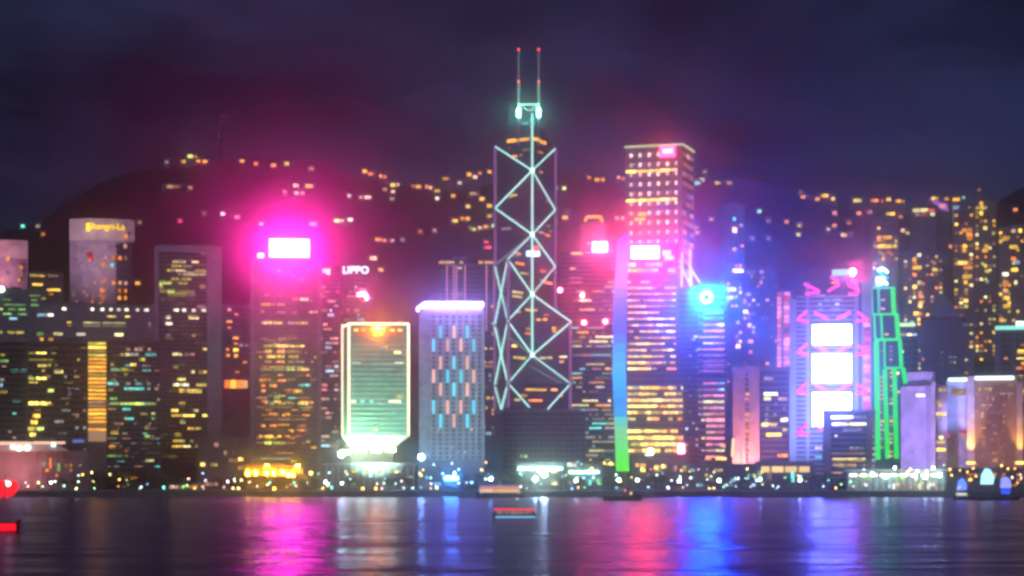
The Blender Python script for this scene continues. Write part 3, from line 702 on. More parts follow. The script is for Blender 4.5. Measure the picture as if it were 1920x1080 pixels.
b = B('office_tower', 'reddish office tower with a small white rooftop sign beside the braced tower', 'office tower', 1104, 1770); b.body(1052, 1156, 470, 30, glass_d)
b.bands(1052, 1156, 472, 900, 50, .36, conc_d, 30, .4); b.rooftop(1070, 1150, 470, 24, 28)
b.rand(1068, 1152, 500, 875, 44, 14, .30, [W['pea'], W['oli'], W['amb'], W['dwh'], W['pale'], W['dwh'], W['dim'], W['cya']], 51, 6, .42, .86, rowp=.8)
b.boxes('rooftop_sign', [b.bx(1112, 1138, 455, 472, -2.2, -1.2)], glow('sign_rose_white', (1, .10, .30), 150, True)); b.win(1070, 1093, 474, 5, 'gol'); b.win(1097, 1110, 474, 4, 'pea')
for px, py in ((1050, 544), (1092, 554), (1135, 603), (1095, 605)):
    link('warning_lamp', ball(glow('lamp_rose', (1, .06, .10), 160, True), 1.7), b.root, (b.x(px), -1.6, b.z(py)))
b.done()

b = B('tall_square_tower', 'tall square tower with a grid of lamps, green cornice and red roof sign', 'skyscraper', 1225, 1820, yaw=-14.0)
x0, x1 = b.x(1173), b.x(1279); dp = 46; z1 = b.z(274)
b.boxes('wall', [(x0, x1, 0, dp, 0, z1)], wall('grid_metal', (.22, .20, .24), .4))
cn = glow('cornice_green', (.72, .85, .38), 1.1)
b.boxes('cornice_light', [(x0 - 1, x1 + 1, -1.0, -.2, z1 - .6, z1 + 1.2)], cn); b.boxes('cornice_light', [(x1 + .2, x1 + 1.0, -.19, dp, z1 - .6, z1 + 1.2)], cn)
lm = win_mat('lamp_pale', (1, .74, .50), 1.9)
for i in range(34):
    py = 290 + i * 18.4 * .5 if False else 290 + i * 18.2
    if py > 700: break
    z = b.z(py); rowlit = i in (2, 5)
    b.boxes('floor_band', [(x0 - .3, x1 + .3, -.3, dp + .3, z - 5.6, z - 3.2)], conc_d)
    for j in range(6):
        if i == 0 and j >= 4: continue
        xx = x0 + (x1 - x0) * (j + .62) / 6.25; o = link('window', unit_box(lm), b.root, (xx, -.5, z)); o.scale = (2.3, .3, 3.4)
        o = link('window', unit_box(W['dim']), b.root, (xx + 3.0, -.4, z + .8)); o.scale = (2.2, .3, 1.4)
    if rowlit:
        for j in range(5): o = link('window', unit_box(W['yel']), b.root, (x0 + (x1 - x0) * (j + .5) / 5, -.5, z + 3.0)); o.scale = ((x1 - x0) / 5.6, .3, 2.0)
    for j in range(3):
        if R.random() < .72: o = link('window', unit_box(R.choice([W['pea'], W['dim'], W['dwh'], W['dim']])), b.root, (x1 + .4, 8 + j * 14, z)); o.scale = (.3, 11, 3.6)
b.boxes('pier', [(x1 - 4.5, x1 + .32, -.75, -.31, 0, z1 - .7)], conc_p)
rs = b.boxes('roof_sign', [(b.x(1238), b.x(1266), -1.6, -.8, b.z(296), b.z(276))], glow('sign_crimson', (1, .02, .08), 22.0, True))
b.boxes('sign_mark', [(b.x(1244), b.x(1262), -2.0, -1.62, b.z(289), b.z(281))], glow('sign_mark_rose', (1, .30, .36), 7.0), rs)
b.win(1196, 1212, 401, 6, 'amb', -.6); b.win(1190, 1210, 410, 5, 'yel', -.6); b.done()

# rainbow-edged tower
b = B('office_tower', 'office tower with a rainbow light sail down its edge and yellow floors', 'office tower', 1222, 1440)
b.body(1176, 1272, 462, 30, wall('bronze_glass', (.06, .045, .05), .3)); b.body(1272.2, 1284, 722, 28, wall('bronze_glass', (.06, .045, .05), .3), d0=1)
b.boxes('parapet', [b.bx(1176, 1272, 455, 462, -.4, 30)], conc_d)
b.bands(1176, 1272, 490, 850, 31, .40, conc_d, .3, .5); b.bands(1272.5, 1284, 722, 850, 11, .40, conc_d, 20, .4)
fl_y = [496, 507, 527, 538, 549, 561, 572, 584, 596, 608, 620, 632, 643, 655, 667, 679, 690, 713, 727, 738, 750, 761, 773, 785, 808, 821, 833, 845]
r = random.Random(77)
for i, py in enumerate(fl_y):
    xe = 1281 if py > 722 else 1268; px = 1177
    dens = {496: .8, 527: .5, 690: .7, 713: .35, 785: .7}.get(py, .93)
    if py == 713: xe = 1212
    while px < xe - 3:
        w = r.uniform(5, 19); e = min(px + w, xe)
        if r.random() < dens: b.win(px, e - 1, py, 6.4, r.choice(['yel', 'gol', 'gol', 'amb', 'oli', 'yel', 'yel']) if py > 515 else r.choice(['gol', 'amb', 'pea']))
        px = e
b.win(1250, 1268, 690, 7, 'ora'); b.win(1210, 1222, 688, 7, 'amb')
sg = b.boxes('rooftop_sign', [b.bx(1182, 1237, 461, 487, -3.0, -1.2)], dark_steel)
b.boxes('sign_face', [b.bx(1183.5, 1235.5, 462.5, 485.5, -3.4, -3.02)], glow('sign_scarlet', (1, .022, .085), 290, True), sg)
b.boxes('small_sign', [b.bx(1242, 1258, 470, 480, -2, -1.2)], glow('sign_amber', (1, .4, .05), 3)); b.boxes('small_sign', [b.bx(1246, 1264, 481, 488, -2, -1.2)], glow('sign_amber', (1, .4, .05), 3))
b.boxes('street_sign', [b.bx(1271, 1283, 832, 850, -2.2, -1.4)], glow('sign_rose_street', (1, .16, .32), 25, True))
b.boxes('entrance_lamp', [b.bx(1216, 1224, 842, 852, -6, -5)], glow('lamp_white_green', (.95, 1, .8), 20))
SX = [(437, 1157, 1180), (500, 1155, 1178), (560, 1150, 1174), (700, 1148, 1173.5), (780, 1151, 1176), (840, 1153, 1178.5), (884, 1155, 1180)]
def sail(py):
    for (a, l0, r0), (c, l1, r1) in zip(SX, SX[1:]):
        if py <= c: t = (py - a) / (c - a); return l0 + (l1 - l0) * t, r0 + (r1 - r0) * t
    return SX[-1][1:]
SC = [(437, (195, 95, 240)), (490, (222, 150, 240)), (540, (135, 150, 245)), (575, (50, 135, 250)), (620, (30, 125, 245)), (655, (40, 170, 235)), (690, (95, 180, 220)), (725, (20, 170, 220)), (765, (0, 150, 210)), (790, (110, 190, 185)), (815, (140, 195, 150)), (845, (110, 205, 130)), (884, (110, 215, 50))]
ny_ = 26
fin = []
for i in range(ny_):
    y0 = 437 + (884 - 437) * i / ny_; y1 = 437 + (884 - 437) * (i + 1) / ny_; ym = (y0 + y1) / 2
    for (a, ca), (c, cc) in zip(SC, SC[1:]):
        if a <= ym <= c: t = (ym - a) / (c - a); col = tuple(ca[k] + (cc[k] - ca[k]) * t for k in range(3))
    l0, r0 = sail(y0); l1, r1 = sail(y1); tl0 = y0 + (13 if i == 0 else 0)
    v = []
    for d in (-1.8, -.9):
        v += [(b.x(l1), d + 6, b.z(y1)), (b.x(r1), d, b.z(y1)), (b.x(r0), d, b.z(y0)), (b.x(l0), d + 6, b.z(tl0))]
    q = b.vf('light_panel', (v, [(0, 1, 2, 3), (7, 6, 5, 4), (0, 4, 5, 1), (1, 5, 6, 2), (2, 6, 7, 3), (3, 7, 4, 0)]), glow('sail_%02d' % i, tuple(c ** 1.6 for c in lin(*col)), 2.4))
b.done()

# mast frames on the tower behind, floodlighting put in as their own glow
b = B('office_tower', 'dark blue tower carrying white-lit slanted mast frames on its roof', 'office tower', 1295, 1640); b.body(1266, 1322, 538, 26, glass_b)
b.bands(1266, 1322, 540, 900, 36, .4, conc_d, 26); wf = glow('mast_flood_glow', (.72, .70, 1), 1.6)
for a_, c_ in (((1278, 540), (1279, 472)), ((1280, 506), (1292, 528)), ((1293.5, 536), (1294, 466)), ((1295, 502), (1312, 530)), ((1297, 534), (1296, 505)), ((1270, 490), (1278, 489)), ((1270, 500), (1278, 501))):
    b.vf('mast_frame', tube_vf([((b.x(a_[0]), 3, b.z(a_[1])), (b.x(c_[0]), 3, b.z(c_[1])))], .85), wf)
b.rand(1284, 1310, 622, 850, 22, 4, .22, [W['blu'], W['dwh'], W['dwh'], W['oli']], 61, 1); b.done()

# ring-sign tower
b = B('office_tower', 'office tower with a blue ring sign and pink-lit floors', 'office tower', 1335, 1500); b.body(1310, 1362, 540, 28, glass_b)
b.bands(1310, 1362, 545, 900, 30, .42, conc_p, 28, .4); b.rooftop(1314, 1358, 540, 33, 26, 6)
bm = bmesh.new(); nseg = 36
v, f = [], []
for i in range(nseg):
    t = 2 * math.pi * i / nseg
    for rad, yy in ((2.5, -3.2), (4.3, -3.2), (4.3, -2.4), (2.5, -2.4)): v.append((b.x(1325) + rad * math.cos(t), yy, b.z(558) + rad * math.sin(t)))
    k = i * 4; k2 = ((i + 1) % nseg) * 4
    f += [(k + a_, k + (a_ + 1) % 4, k2 + (a_ + 1) % 4, k2 + a_) for a_ in range(4)]
bm.free()
b.vf('ring_sign', (v, f), glow('ring_blue', (.002, .085, 1), 3600, True)); b.boxes('sign_back', [(b.x(1325) - 5, b.x(1325) + 5, -2.3, -.5, b.z(558) - 5, b.z(558) + 5)], dark_steel)
r = random.Random(5)
for i in range(25):
    py = 586 + i * 11.2
    if py > 860: break
    x0_ = 1318 + (6 if py > 780 else 0) - (8 if 620 < py < 640 else 0)
    if py < 602: b.win(x0_ + 2, 1357, py, 5, 'cya'); continue
    if 700 < py < 712: continue
    pcs = r.randint(1, 3); wd = (1359 - x0_) / pcs
    for k in range(pcs): b.win(x0_ + k * wd, x0_ + (k + 1) * wd - .6, py, 6.2, r.choice(['pin', 'pin', 'pea', 'pin', 'pale']) if not (712 < py < 742 and k == pcs - 1) else 'blu')
    if r.random() < .5: b.win(x0_ - 9, x0_ - 2, py, 4.5, r.choice(['yel', 'dwh', 'pea']))
b.wins(6, '''838: 1352-1360 gol
861: 1322-1334 amb, 1342-1362 gol'''); b.done()

# salmon-lit tower
b = B('civic_tower', 'slim civic tower with salmon-lit fins and a blue glass wing', 'office tower', 1427, 1400); b.body(1374, 1424, 690, 24, wall('salmon_stone', (.50, .36, .34)))
b.body(1425, 1480, 692, 22, glass_b, d0=1); b.bands(1427, 1479, 694, 900, 19, .22, conc_p, .2, .3, y0=1.0)
b.boxes('roof_slab', [b.bx(1372, 1424, 686, 690, -1.2, 24)], conc_w); b.boxes('roof_slab', [b.bx(1424.2, 1482, 688, 692, -.2, 24)], conc_p)
for p in (1374, 1384, 1394, 1421): b.boxes('fin', [b.bx(p, p + 3.2, 690.2, 915, -1.6, -.02)], wall('salmon_stone', (.50, .36, .34)))
b.boxes('recess_window', [b.bx(1398, 1403, 700 + i * 9.4, 704 + i * 9.4, -.2, -.02) for i in range(19)], glass_d, kind='stuff')
for py in (739, 748, 777, 787, 807, 816, 827, 846): b.win(1396, 1405, py, 3.6, 'amb', -.35)
b.spot((b.x(1366), -10, b.z(905)), (b.x(1384), -1, b.z(760)), (1, .34, .12), 190000, 150); b.spot((b.x(1400), -24, b.z(905)), (b.x(1402), 0, b.z(740)), (1, .32, .46), 230000, 130)
b.vf('uplight', tube_vf([((b.x(1373), -2, b.z(856)), (b.x(1375), -2, b.z(822)))], .9), glow('uplight_gold', (1, .75, .35), 1.8))
b.wins(6, '''710: 1432-1450 pea
739: 1432-1458 pale
748: 1432-1445 pale, 1459-1475 pea
758: 1452-1458 dwh
766: 1436-1442 dim, 1468-1472 dim
777: 1434-1440 dwh, 1451-1456 dwh
787: 1434-1440 dwh, 1464-1477 pale
796: 1428-1440 yel, 1442-1457 oli
806: 1467-1477 oli
815: 1437-1465 gol
854: 1458-1477 ora''', .55); b.done()

# three-screen bank tower
b = B('bank_tower', 'bank tower with three blinding white screens and pink chevron trusses', 'skyscraper', 1552, 1600); b.body(1486, 1622, 530, 34, glass_b)
b.boxes('upper_storeys', [b.bx(1512, 1596, 505, 530, 4, 30)], glass_b)
silver = wall('silver_panel', (.50, .50, .54), .4, .1)
for p0, p1 in ((1480, 1493), (1511, 1518), (1602, 1610), (1615, 1634)): b.boxes('mast_column', [b.bx(p0, p1, 528 if p0 != 1480 else 560, 915, -1.6, 3)], silver)
b.bands(1493, 1602, 556, 905, 40, .45, silver, .2, .4)
sc_m = glow('screen_white', (.15, .19, 1), 34, True)
for y0, y1 in ((609, 647), (664, 718), (736, 800)):
    fr_ = b.boxes('screen', [b.bx(1521, 1598, y0 - 1.5, y1 + 1.5, -2.6, -1.7)], dark_steel); b.boxes('screen_face', [b.bx(1523, 1596.5, y0, y1, -3.0, -2.62)], sc_m, fr_)
pk = glow('truss_pink', (1, .05, .36), 2.6)
TR = []
for y0 in (583, 645, 718, 795):
    TR += [((1513, y0), (1495, y0 + 16)), ((1495, y0 + 17), (1515, y0 + 20)), ((1527, y0 + 3), (1553, y0 + 16)), ((1595, y0 + 3), (1568, y0 + 16)), ((1608, y0 + 3), (1626, y0 + 18)), ((1626, y0 + 19), (1605, y0 + 20))]
TR += [((1507, 532), (1537, 547)), ((1537, 548), (1510, 551)), ((1557, 519), (1573, 529)), ((1574, 534), (1552, 547)), ((1592, 522), (1591, 535)), ((1591, 536), (1610, 545)), ((1610, 546), (1607, 552)), ((1607, 552), (1591, 552))]
for p, q in TR: b.vf('truss_light', tube_vf([((b.x(p[0]), -2.6, b.z(p[1])), (b.x(q[0]), -2.6, b.z(q[1])))], .95), pk)
b.wins(3.4, '''555: 1531-1547 white, 1550-1562 dwh
563: 1533-1540 dwh, 1545-1556 blu, 1560-1578 blu
571: 1534-1541 blu, 1549-1556 dwh, 1566-1574 white
581: 1535-1543 blu, 1557-1574 white, 1577-1587 dwh
595: 1572-1577 pea, 1579-1587 pea
530: 1558-1570 amb''')
for c in range(2):
    for i in range(17):
        py = 550 + i * 8.6; p = (1457, 1464.5) if c == 0 else (1469.5, 1481)
        if c == 1 and 616 < py < 624: continue
        b.win(*p, py, 7.0, 'pin' if R.random() < .85 else 'red', -1.0)
b.boxes('service_tower', [b.bx(1455, 1479.8, 545, 915, -.6, 16)], conc_p)
for i in range(20): b.win(1619, 1631, 602 + i * 8.6, 6.5, 'pin' if R.random() < .7 else 'red', -1.9)
b.boxes('roof_sign', [b.bx(1560, 1589, 505, 517, 1.0, 2.0)], glow('sign_mint', (.30, .90, .80), 1.2)); link('roof_beacon', ball(glow('beacon_pink', (1, .10, .40), 420, True), 2.2), b.root, (b.x(1599), 0, b.z(511)))
b.boxes('beacon_post', [b.bx(1597.5, 1600.5, 516, 530, .2, 1.0)], steel)
b.spot((b.x(1500), -60, b.z(880)), (b.x(1500), 0, b.z(700)), (.24, .32, 1), 600000, 110); b.spot((b.x(1610), -60, b.z(880)), (b.x(1615), 0, b.z(690)), (.24, .34, 1), 500000, 110)  # blue spots added to stand in for the screens' light on the facade
b.wins(4, '''826: 1528-1540 cya
840: 1528-1541 yel
857: 1528-1541 cya'''); b.done()

b = B('office_block', 'low mauve-framed office block in front of the white screens', 'office block', 1592, 1345); b.body(1553, 1638, 785, 26, glass_d)
b.boxes('pier', [b.bx(1543, 1558, 772, 915, -1.4, 27)], conc_p); b.boxes('roof_slab', [b.bx(1542, 1642, 769, 775, -1.8, 28)], conc_p); b.boxes('pier', [b.bx(1624, 1641, 775.2, 915, -1.0, 27)], conc_b)
b.bands(1558, 1624, 778, 905, 12, .28, conc_p, .3, .4); b.mullions(1558, 1624, 778, 905, 11, .4, conc_d, .3, ends=False)
b.wins(5, '''782: 1578-1600 white, 1602-1622 dwh
795: 1560-1590 pale, 1592-1624 pale
806: 1580-1616 dwh
818: 1565-1571 white
841: 1592-1600 pale, 1602-1610 oli, 1613-1620 dwh
851: 1560-1622 dim
862: 1561-1588 yel, 1590-1622 yel
873: 1561-1585 yel, 1588-1605 gol, 1617-1623 oli
885: 1561-1579 gol''')
for i in range(9): b.win(1635, 1641, 797 + i * 11, 5, 'dwh', -1.2)
b.done()

# green-outlined stepped tower
b = B('stepped_tower', 'stepped tower outlined in green light with a cyan emblem on top', 'skyscraper', 1661, 1620)
tiers = [(1633, 1679, 540, 588), (1638, 1685, 590, 636), (1641, 1690, 638, 690), (1641, 1699, 692, 720), (1642, 1686, 692, 864)]
for i, (p0, p1, y0, y1) in enumerate(tiers):
    b.boxes('tier', [(b.x(p0) , b.x(p1), .05 * i, 26 - i, b.z(y1 if i == 3 else 915) if i != 3 else b.z(y1), b.z(y0))], glass_b)
gn = glow('outline_green', (.002, .80, .07), 1.5); gc = glow('outline_teal', (.004, .60, .42), 1.3)
def gt(p, q, r_=.95, m=gn): b.vf('outline_tube', tube_vf([((b.x(p[0]), -1.3, b.z(p[1])), (b.x(q[0]), -1.3, b.z(q[1])))], r_), m)
gt((1634, 540), (1679, 540), .9, gc); gt((1634, 541), (1636, 589), .9, gc); gt((1647, 541), (1648, 589), 1.0, gc); gt((1674, 541), (1676, 589), 1.9); 
gt((1636, 589.5), (1684, 589.5)); gt((1639, 590), (1641, 636)); gt((1652, 590), (1654, 636)); gt((1681, 590), (1684, 636), 1.9)
gt((1640, 637), (1690, 637), 1.2); gt((1642, 638), (1644, 690)); gt((1658, 638), (1659, 690), .9); gt((1687, 638), (1690, 688), 1.6); gt((1693, 690), (1698, 720), 1.9)
gt((1643, 640), (1646, 862), 2.3); gt((1659, 692), (1664, 860), 1.9); gt((1677, 692), (1681, 860), 1.9); gt((1660, 690), (1692, 690), .9)
for i in range(26):
    py = 650 + i * 8.2
    for p in (1650, 1668):
        if R.random() < .75: b.win(p, p + R.choice([6, 8, 5]), py, 3.4, R.choice(['pea', 'amb', 'dim', 'ora', 'oli']), -.5)
b.wins(4, '''562: 1652-1660 pea
579: 1652-1660 pea
627: 1658-1666 amb
700: 1680-1686 yel
735: 1682-1688 yel
660: 1692-1694 white''')
em = glow('emblem_cyan', (.20, .75, 1), 40, True); el_ = glow('emblem_lime', (.6, 1, .55), 6)
sg = b.boxes('emblem_board', [b.bx(1640, 1670, 498, 538, 2, 3)], glass_b)
for (p, q, m_) in (((1647, 508), (1655, 503), em), ((1655, 503), (1665, 511), el_), ((1646, 508), (1664, 522), glow('emblem_blue_dark', (.02, .25, .9), 4)), ((1647, 520), (1648, 533), em), ((1648, 521), (1664, 533), el_), ((1656, 520), (1651, 533), em)):
    b.vf('emblem_stroke', tube_vf([((b.x(p[0]), 1, b.z(p[1])), (b.x(q[0]), 1, b.z(q[1])))], 1.15), m_, sg)
b.done()

b = B('office_block', 'narrow dark block with a lime roof light beside the green-outlined tower', 'office block', 1704, 1720); b.body(1688, 1721, 608, 24, glass_b); b.bands(1688, 1721, 612, 860, 22, .4, conc_d, 24)
b.boxes('roof_light', [b.bx(1686, 1716, 606, 612, -1.6, -.7)], glow('roof_lime', (.7, 1, .45), 1.8)); b.wins(5, '''604: 1694-1702 dwh, 1706-1714 cya
627: 1688-1698 oli, 1700-1710 pale, 1712-1719 blu'''); b.done()

b = B('pyramid_tower', 'dark stone tower under a blue pyramid roof', 'office tower', 1770, 1780); b.body(1733, 1806, 612, 30, conc_p)
b.boxes('cornice', [b.bx(1727, 1812, 592, 597, -1.6, 32)], conc_p); b.body(1738, 1802, 597.2, 28, conc_p, 'attic', 611.9, 1); b.boxes('cornice', [b.bx(1730, 1809, 605, 608, -1.2, 31)], conc_p)
xa, xb_, za = b.x(1740), b.x(1800), b.z(592)
b.vf('pyramid_roof', ([(xa, 2, za), (xb_, 2, za), (xb_, 28, za), (xa, 28, za), (b.x(1770), 15, b.z(545))], [(3, 2, 1, 0), (0, 1, 4), (1, 2, 4), (2, 3, 4), (3, 0, 4)]), wall('copper_roof', (.10, .22, .28), .5)); b.vf('finial', tube_vf([((b.x(1770), 15, b.z(547)), (b.x(1770), 15, b.z(532)))], .6), wall('copper_roof', (.10, .22, .28), .5))
b.mullions(1738, 1802, 616, 860, 8, 2.0, conc_p, 1.0); b.bands(1733, 1806, 616, 860, 24, .4, conc_d, 30, .3)
b.wins(5, '''660: 1762-1768 dwh
668: 1752-1756 blu, 1760-1772 dwh, 1776-1794 blu
678: 1766-1772 pea, 1778-1784 oli, 1786-1794 pale'''); b.done()

b = B('office_block', 'violet-lit slab block with a stepped top near the ferry pier', 'office block', 1722, 1385); vm = wall('violet_stone', (.50, .46, .56))
b.vf('wall', prism_vf([(b.x(1689), 3), (b.x(1736), -2), (b.x(1752), 2), (b.x(1752), 28), (b.x(1689), 28)], 0, b.z(724)), vm)
b.vf('upper_wall', prism_vf([(b.x(1701), 8), (b.x(1752), 5), (b.x(1754), 26), (b.x(1701), 26)], b.z(723.9), b.z(697)), vm)
b.body(1753, 1776, 722, 24, conc_b, 'wing', None, 4); b.boxes('pier', [b.bx(1745, 1754, 716, 915, -2.6, 1.9)], conc_w)
b.boxes('small_sign', [b.bx(1718, 1734, 739, 744, -3.4, -2.6)], glow('sign_lilac', (.85, .75, 1), 3))
vv, ff = [], []
for i in range(26):
    z = b.z(735 + i * 6.2); v, f = tube_vf([((b.x(1690), 2.6, z), (b.x(1735), -2.2, z))], .28, 4); k = len(vv); vv += v; ff += [tuple(k + q for q in t) for t in f]
b.vf('floor_lines', (vv, ff), conc_g, kind='stuff')
b.spot((b.x(1712), -75, b.z(850)), (b.x(1716), 0, b.z(770)), (.50, .32, 1), 620000, 100)
b.wins(5, '''731: 1760-1766 oli, 1768-1774 oli
754: 1756-1766 oli
760: 1760-1765 amb
776: 1755-1774 gol
784: 1758-1766 dwh
820: 1761-1768 pale
829: 1756-1772 oli
843: 1756-1773 gol
858: 1758-1764 oli''', 3.8); b.done()

b = B('harbour_hotel', 'harbour hotel with white roof line, blue wing and amber uplit piers', 'hotel', 1850, 1405); b.body(1812, 1908, 704, 28, wall('hotel_stone', (.36, .21, .13)))
b.body(1773, 1811.8, 712, 24, wall('hotel_blue_wall', (.42, .42, .50)), 'wing', None, 2); b.bands(1774, 1810, 725, 900, 26, .5, wall('hotel_blue_wall', (.42, .42, .50)), .1, .35, y0=2.0)
rl = glow('roof_line', (.72, .95, 1), 3.6); b.boxes('roof_line_light', [b.bx(1823, 1901, 706, 712, -1.8, -1.0)], rl); b.boxes('roof_line_light', [b.bx(1778, 1815, 708.5, 714, -1.8, -1.0)], rl)
pst = wall('hotel_pier', (.50, .38, .34))
for p0, p1 in ((1813, 1828), (1906, 1918)): b.boxes('pier', [b.bx(p0, p1, 706 if p0 < 1900 else 715, 915, -2.4, -.05)], pst)
for pc, w_ in ((1820.5, 130000), (1912, 110000)):
    b.spot((b.x(pc), -11, b.z(868)), (b.x(pc), -2, b.z(815)), (1, .55, .10), w_, 46, .9, .6); b.boxes('uplight', [b.bx(pc - 8, pc + 8, 866, 870, -12.5, -11.6)], glow('uplight_amber', (1, .62, .12), 5))
b.bands(1829, 1905, 720, 900, 34, .42, wall('hotel_stone', (.36, .21, .13)), .2, .4); b.mullions(1829, 1905, 720, 900, 15, 1.0, wall('hotel_stone', (.36, .21, .13)), .5)
b.spot((b.x(1790), -60, b.z(830)), (b.x(1790), 0, b.z(750)), (.24, .34, 1), 420000, 46); b.spot((b.x(1866), -70, b.z(880)), (b.x(1866), 0, b.z(790)), (1, .48, .25), 330000, 100)  # the warm front spot is added to brighten the hotel body
b.wins(5, '''721: 1890-1898 gre
730: 1825-1831 amb, 1834-1840 gol, 1844-1853 gol, 1855-1861 gol
739: 1876-1884 oli, 1888-1893 cya
748: 1850-1855 ora, 1858-1864 ora
760: 1840-1847 gol, 1850-1855 ora, 1879-1885 amb
775: 1840-1846 gol, 1852-1862 dim, 1868-1876 dwh
782: 1840-1846 amb, 1879-1885 ora
790: 1879-1885 ora, 1850-1857 ora
801: 1840-1848 gol
806: 1879-1884 ora
812: 1862-1868 ora
820: 1841-1847 amb
828: 1841-1847 amb, 1893-1902 gre
836: 1842-1847 ora, 1880-1887 amb
849: 1860-1868 ora
863: 1862-1869 gol
856: 1840-1846 dim, 1880-1886 dim'''); b.rand(1829, 1905, 735, 895, 24, 15, .13, [W['dim'], W['ora'], W['dim'], W['oli']], 71, 1, .5, .55)
b.win(1783, 1810, 736, 10, W['dim']); b.win(1798, 1810, 810, 6, 'red', .3); b.win(1774, 1780, 817, 6, 'red', .3); b.done()

b = B('office_tower', 'brown tower with a teal-lit crown at the frame edge', 'office tower', 1905, 1520); b.body(1870, 1960, 618, 30, wall('brown_glass', (.10, .07, .08), .4))
b.boxes('pier', [b.bx(1865, 1876, 612, 915, -1.2, 30)], conc_p); b.boxes('pier', [b.bx(1898, 1903, 618, 915, -1.0, -.02)], conc_p); b.boxes('crown_light', [b.bx(1866, 1960, 611, 618, -1.8, -.8)], glow('crown_teal', (.30, .90, .75), 1.6)); b.boxes('crown_light', [b.bx(1905, 1920, 603, 611, -1.6, -.9)], glow('crown_white', (.8, 1, .9), 4))
b.bands(1876, 1960, 622, 900, 26, .42, conc_b, .3, .5)
b.wins(6, '''645: 1913-1925 amb
656: 1908-1925 gol
664: 1908-1925 gol
674: 1906-1925 yel
682: 1915-1925 ora
690: 1905-1916 ora, 1918-1925 ora
673: 1883-1890 ora
707: 1912-1918 gol
730: 1908-1922 yel
738: 1912-1922 gol'''); b.rand(1877, 1920, 690, 890, 19, 7, .2, [W['ora'], W['dim'], W['amb']], 72, 2); b.done()

# ------------------------------------------------------------------ mid-level apartment towers on the slope
def flats(px0, px1, ytop, D, label, seed, p=.28, mats=None, cols=None, floors=None, top='flat', lit_rows=''):
    b = B('apartment_tower', label, 'apartment tower', (px0 + px1) / 2, D, group='apartment towers on the slope')
    dep = 22; b.body(px0, px1, ytop, dep, conc_p if seed % 2 else conc_g); n = floors or int((760 - ytop) / 8.2); cols = cols or max(4, int((px1 - px0) / 8))
    w = px1 - px0
    for k in range(3):   # projecting bays with slots between them
        b.boxes('bay', [b.bx(px0 + w * (k / 3) + w * .03, px0 + w * (k / 3 + .27), ytop + 4, 880, -1.8, -.02)], conc_p if seed % 2 else conc_g)
    b.bands(px0, px1, ytop + 5, ytop + 5 + n * 8.2, n, .22, conc_d, .2, 1.9)
    if top == 'peak':
        b.vf('peaked_roof', ([(b.x(px0 + w * .2), 2, b.z(ytop)), (b.x(px1 - w * .2), 2, b.z(ytop)), (b.x(px1 - w * .2), 18, b.z(ytop)), (b.x(px0 + w * .2), 18, b.z(ytop)), (b.x((px0 + px1) / 2), 10, b.z(ytop - 22))], [(3, 2, 1, 0), (0, 1, 4), (1, 2, 4), (2, 3, 4), (3, 0, 4)]), conc_d)
        link('beacon', ball(glow('beacon_teal', (.2, .8, .7), 1.5), 1.6), b.root, (b.x((px0 + px1) / 2), 10, b.z(ytop - 24)))
    else: b.boxes('roof_house', [b.bx(px0 + w * .3, px0 + w * .7, ytop - 6, ytop, 6, 16)], conc_d); 
    if lit_rows: b.wins(6.5, lit_rows, -2.1)
    b.rand(px0, px1, ytop + 8, 720, int((712 - ytop) / 8.2), cols, p, mats or [W['amb'], W['gol'], W['ora'], W['dim'], W['oli'], W['dim'], W['pale']], seed, 1, .55, .62, -2.1, .9) if p < .1 else b.rand(px0, px1, ytop + 8, 720, int((712 - ytop) / 8.2), cols, min(.42, p * 1.7), mats or [W['amb'], W['gol'], W['ora'], W['dim'], W['oli'], W['dim'], W['pale']], seed, 1, .55, .62, -2.1, .9); b.done(); return b
flats(1636, 1684, 408, 2170, 'slim apartment tower with two gold window rows above the cyan emblem', 81, .12, lit_rows='''446: 1645-1652 amb, 1655-1672 amb
450: 1645-1651 ora
462: 1645-1672 gol, 1674-1682 oli
474: 1647-1653 pea, 1663-1670 ora''')
flats(1694, 1768, 470, 2060, 'broad apartment tower with an amber window column left of the pyramid roof', 82, .17, lit_rows='''478: 1720-1727 white
486: 1711-1718 amb
494: 1712-1719 ora, 1748-1755 pea
502: 1711-1728 gol
506: 1748-1755 gol
515: 1711-1719 ora
530: 1720-1727 pale
538: 1711-1719 gol
549: 1722-1729 amb
556: 1722-1730 ora
568: 1722-1730 gol
574: 1722-1729 yel
588: 1713-1722 gol, 1722-1729 amb''')
flats(1788, 1826, 392, 2110, 'peak-roofed apartment tower with a teal beacon', 83, .22, top='peak', lit_rows='''432: 1804-1823 amb
440: 1812-1823 ora
448: 1813-1823 amb
462: 1806-1812 gol
470: 1804-1811 amb
493: 1796-1814 gol, 1815-1820 pea
502: 1807-1820 ora
519: 1805-1822 gol
530: 1807-1814 amb
546: 1808-1814 dim
564: 1807-1815 gol
575: 1808-1815 oli''')
flats(1828, 1868, 378, 2230, 'dark apartment tower with gold dots beside the peak-roofed one', 84, .24, lit_rows='''382: 1837-1843 amb
390: 1837-1844 gol
400: 1837-1843 gol
428: 1844-1851 yel
438: 1860-1866 oli
462: 1845-1853 gol
470: 1842-1852 amb
495: 1840-1846 ygr
509: 1847-1854 oli
528: 1848-1854 cya''')
flats(1872, 1945, 424, 2040, 'wide apartment tower with bright gold windows at the frame edge', 85, .2, lit_rows='''433: 1896-1904 pea, 1910-1916 gol
448: 1878-1892 gol
463: 1893-1908 gol
485: 1896-1905 ora
492: 1902-1912 blu
506: 1896-1908 gol
514: 1880-1891 white
530: 1880-1891 ora, 1902-1907 pale
545: 1881-1891 pea
559: 1881-1893 gol
574: 1881-1894 gol
600: 1874-1882 amb''')
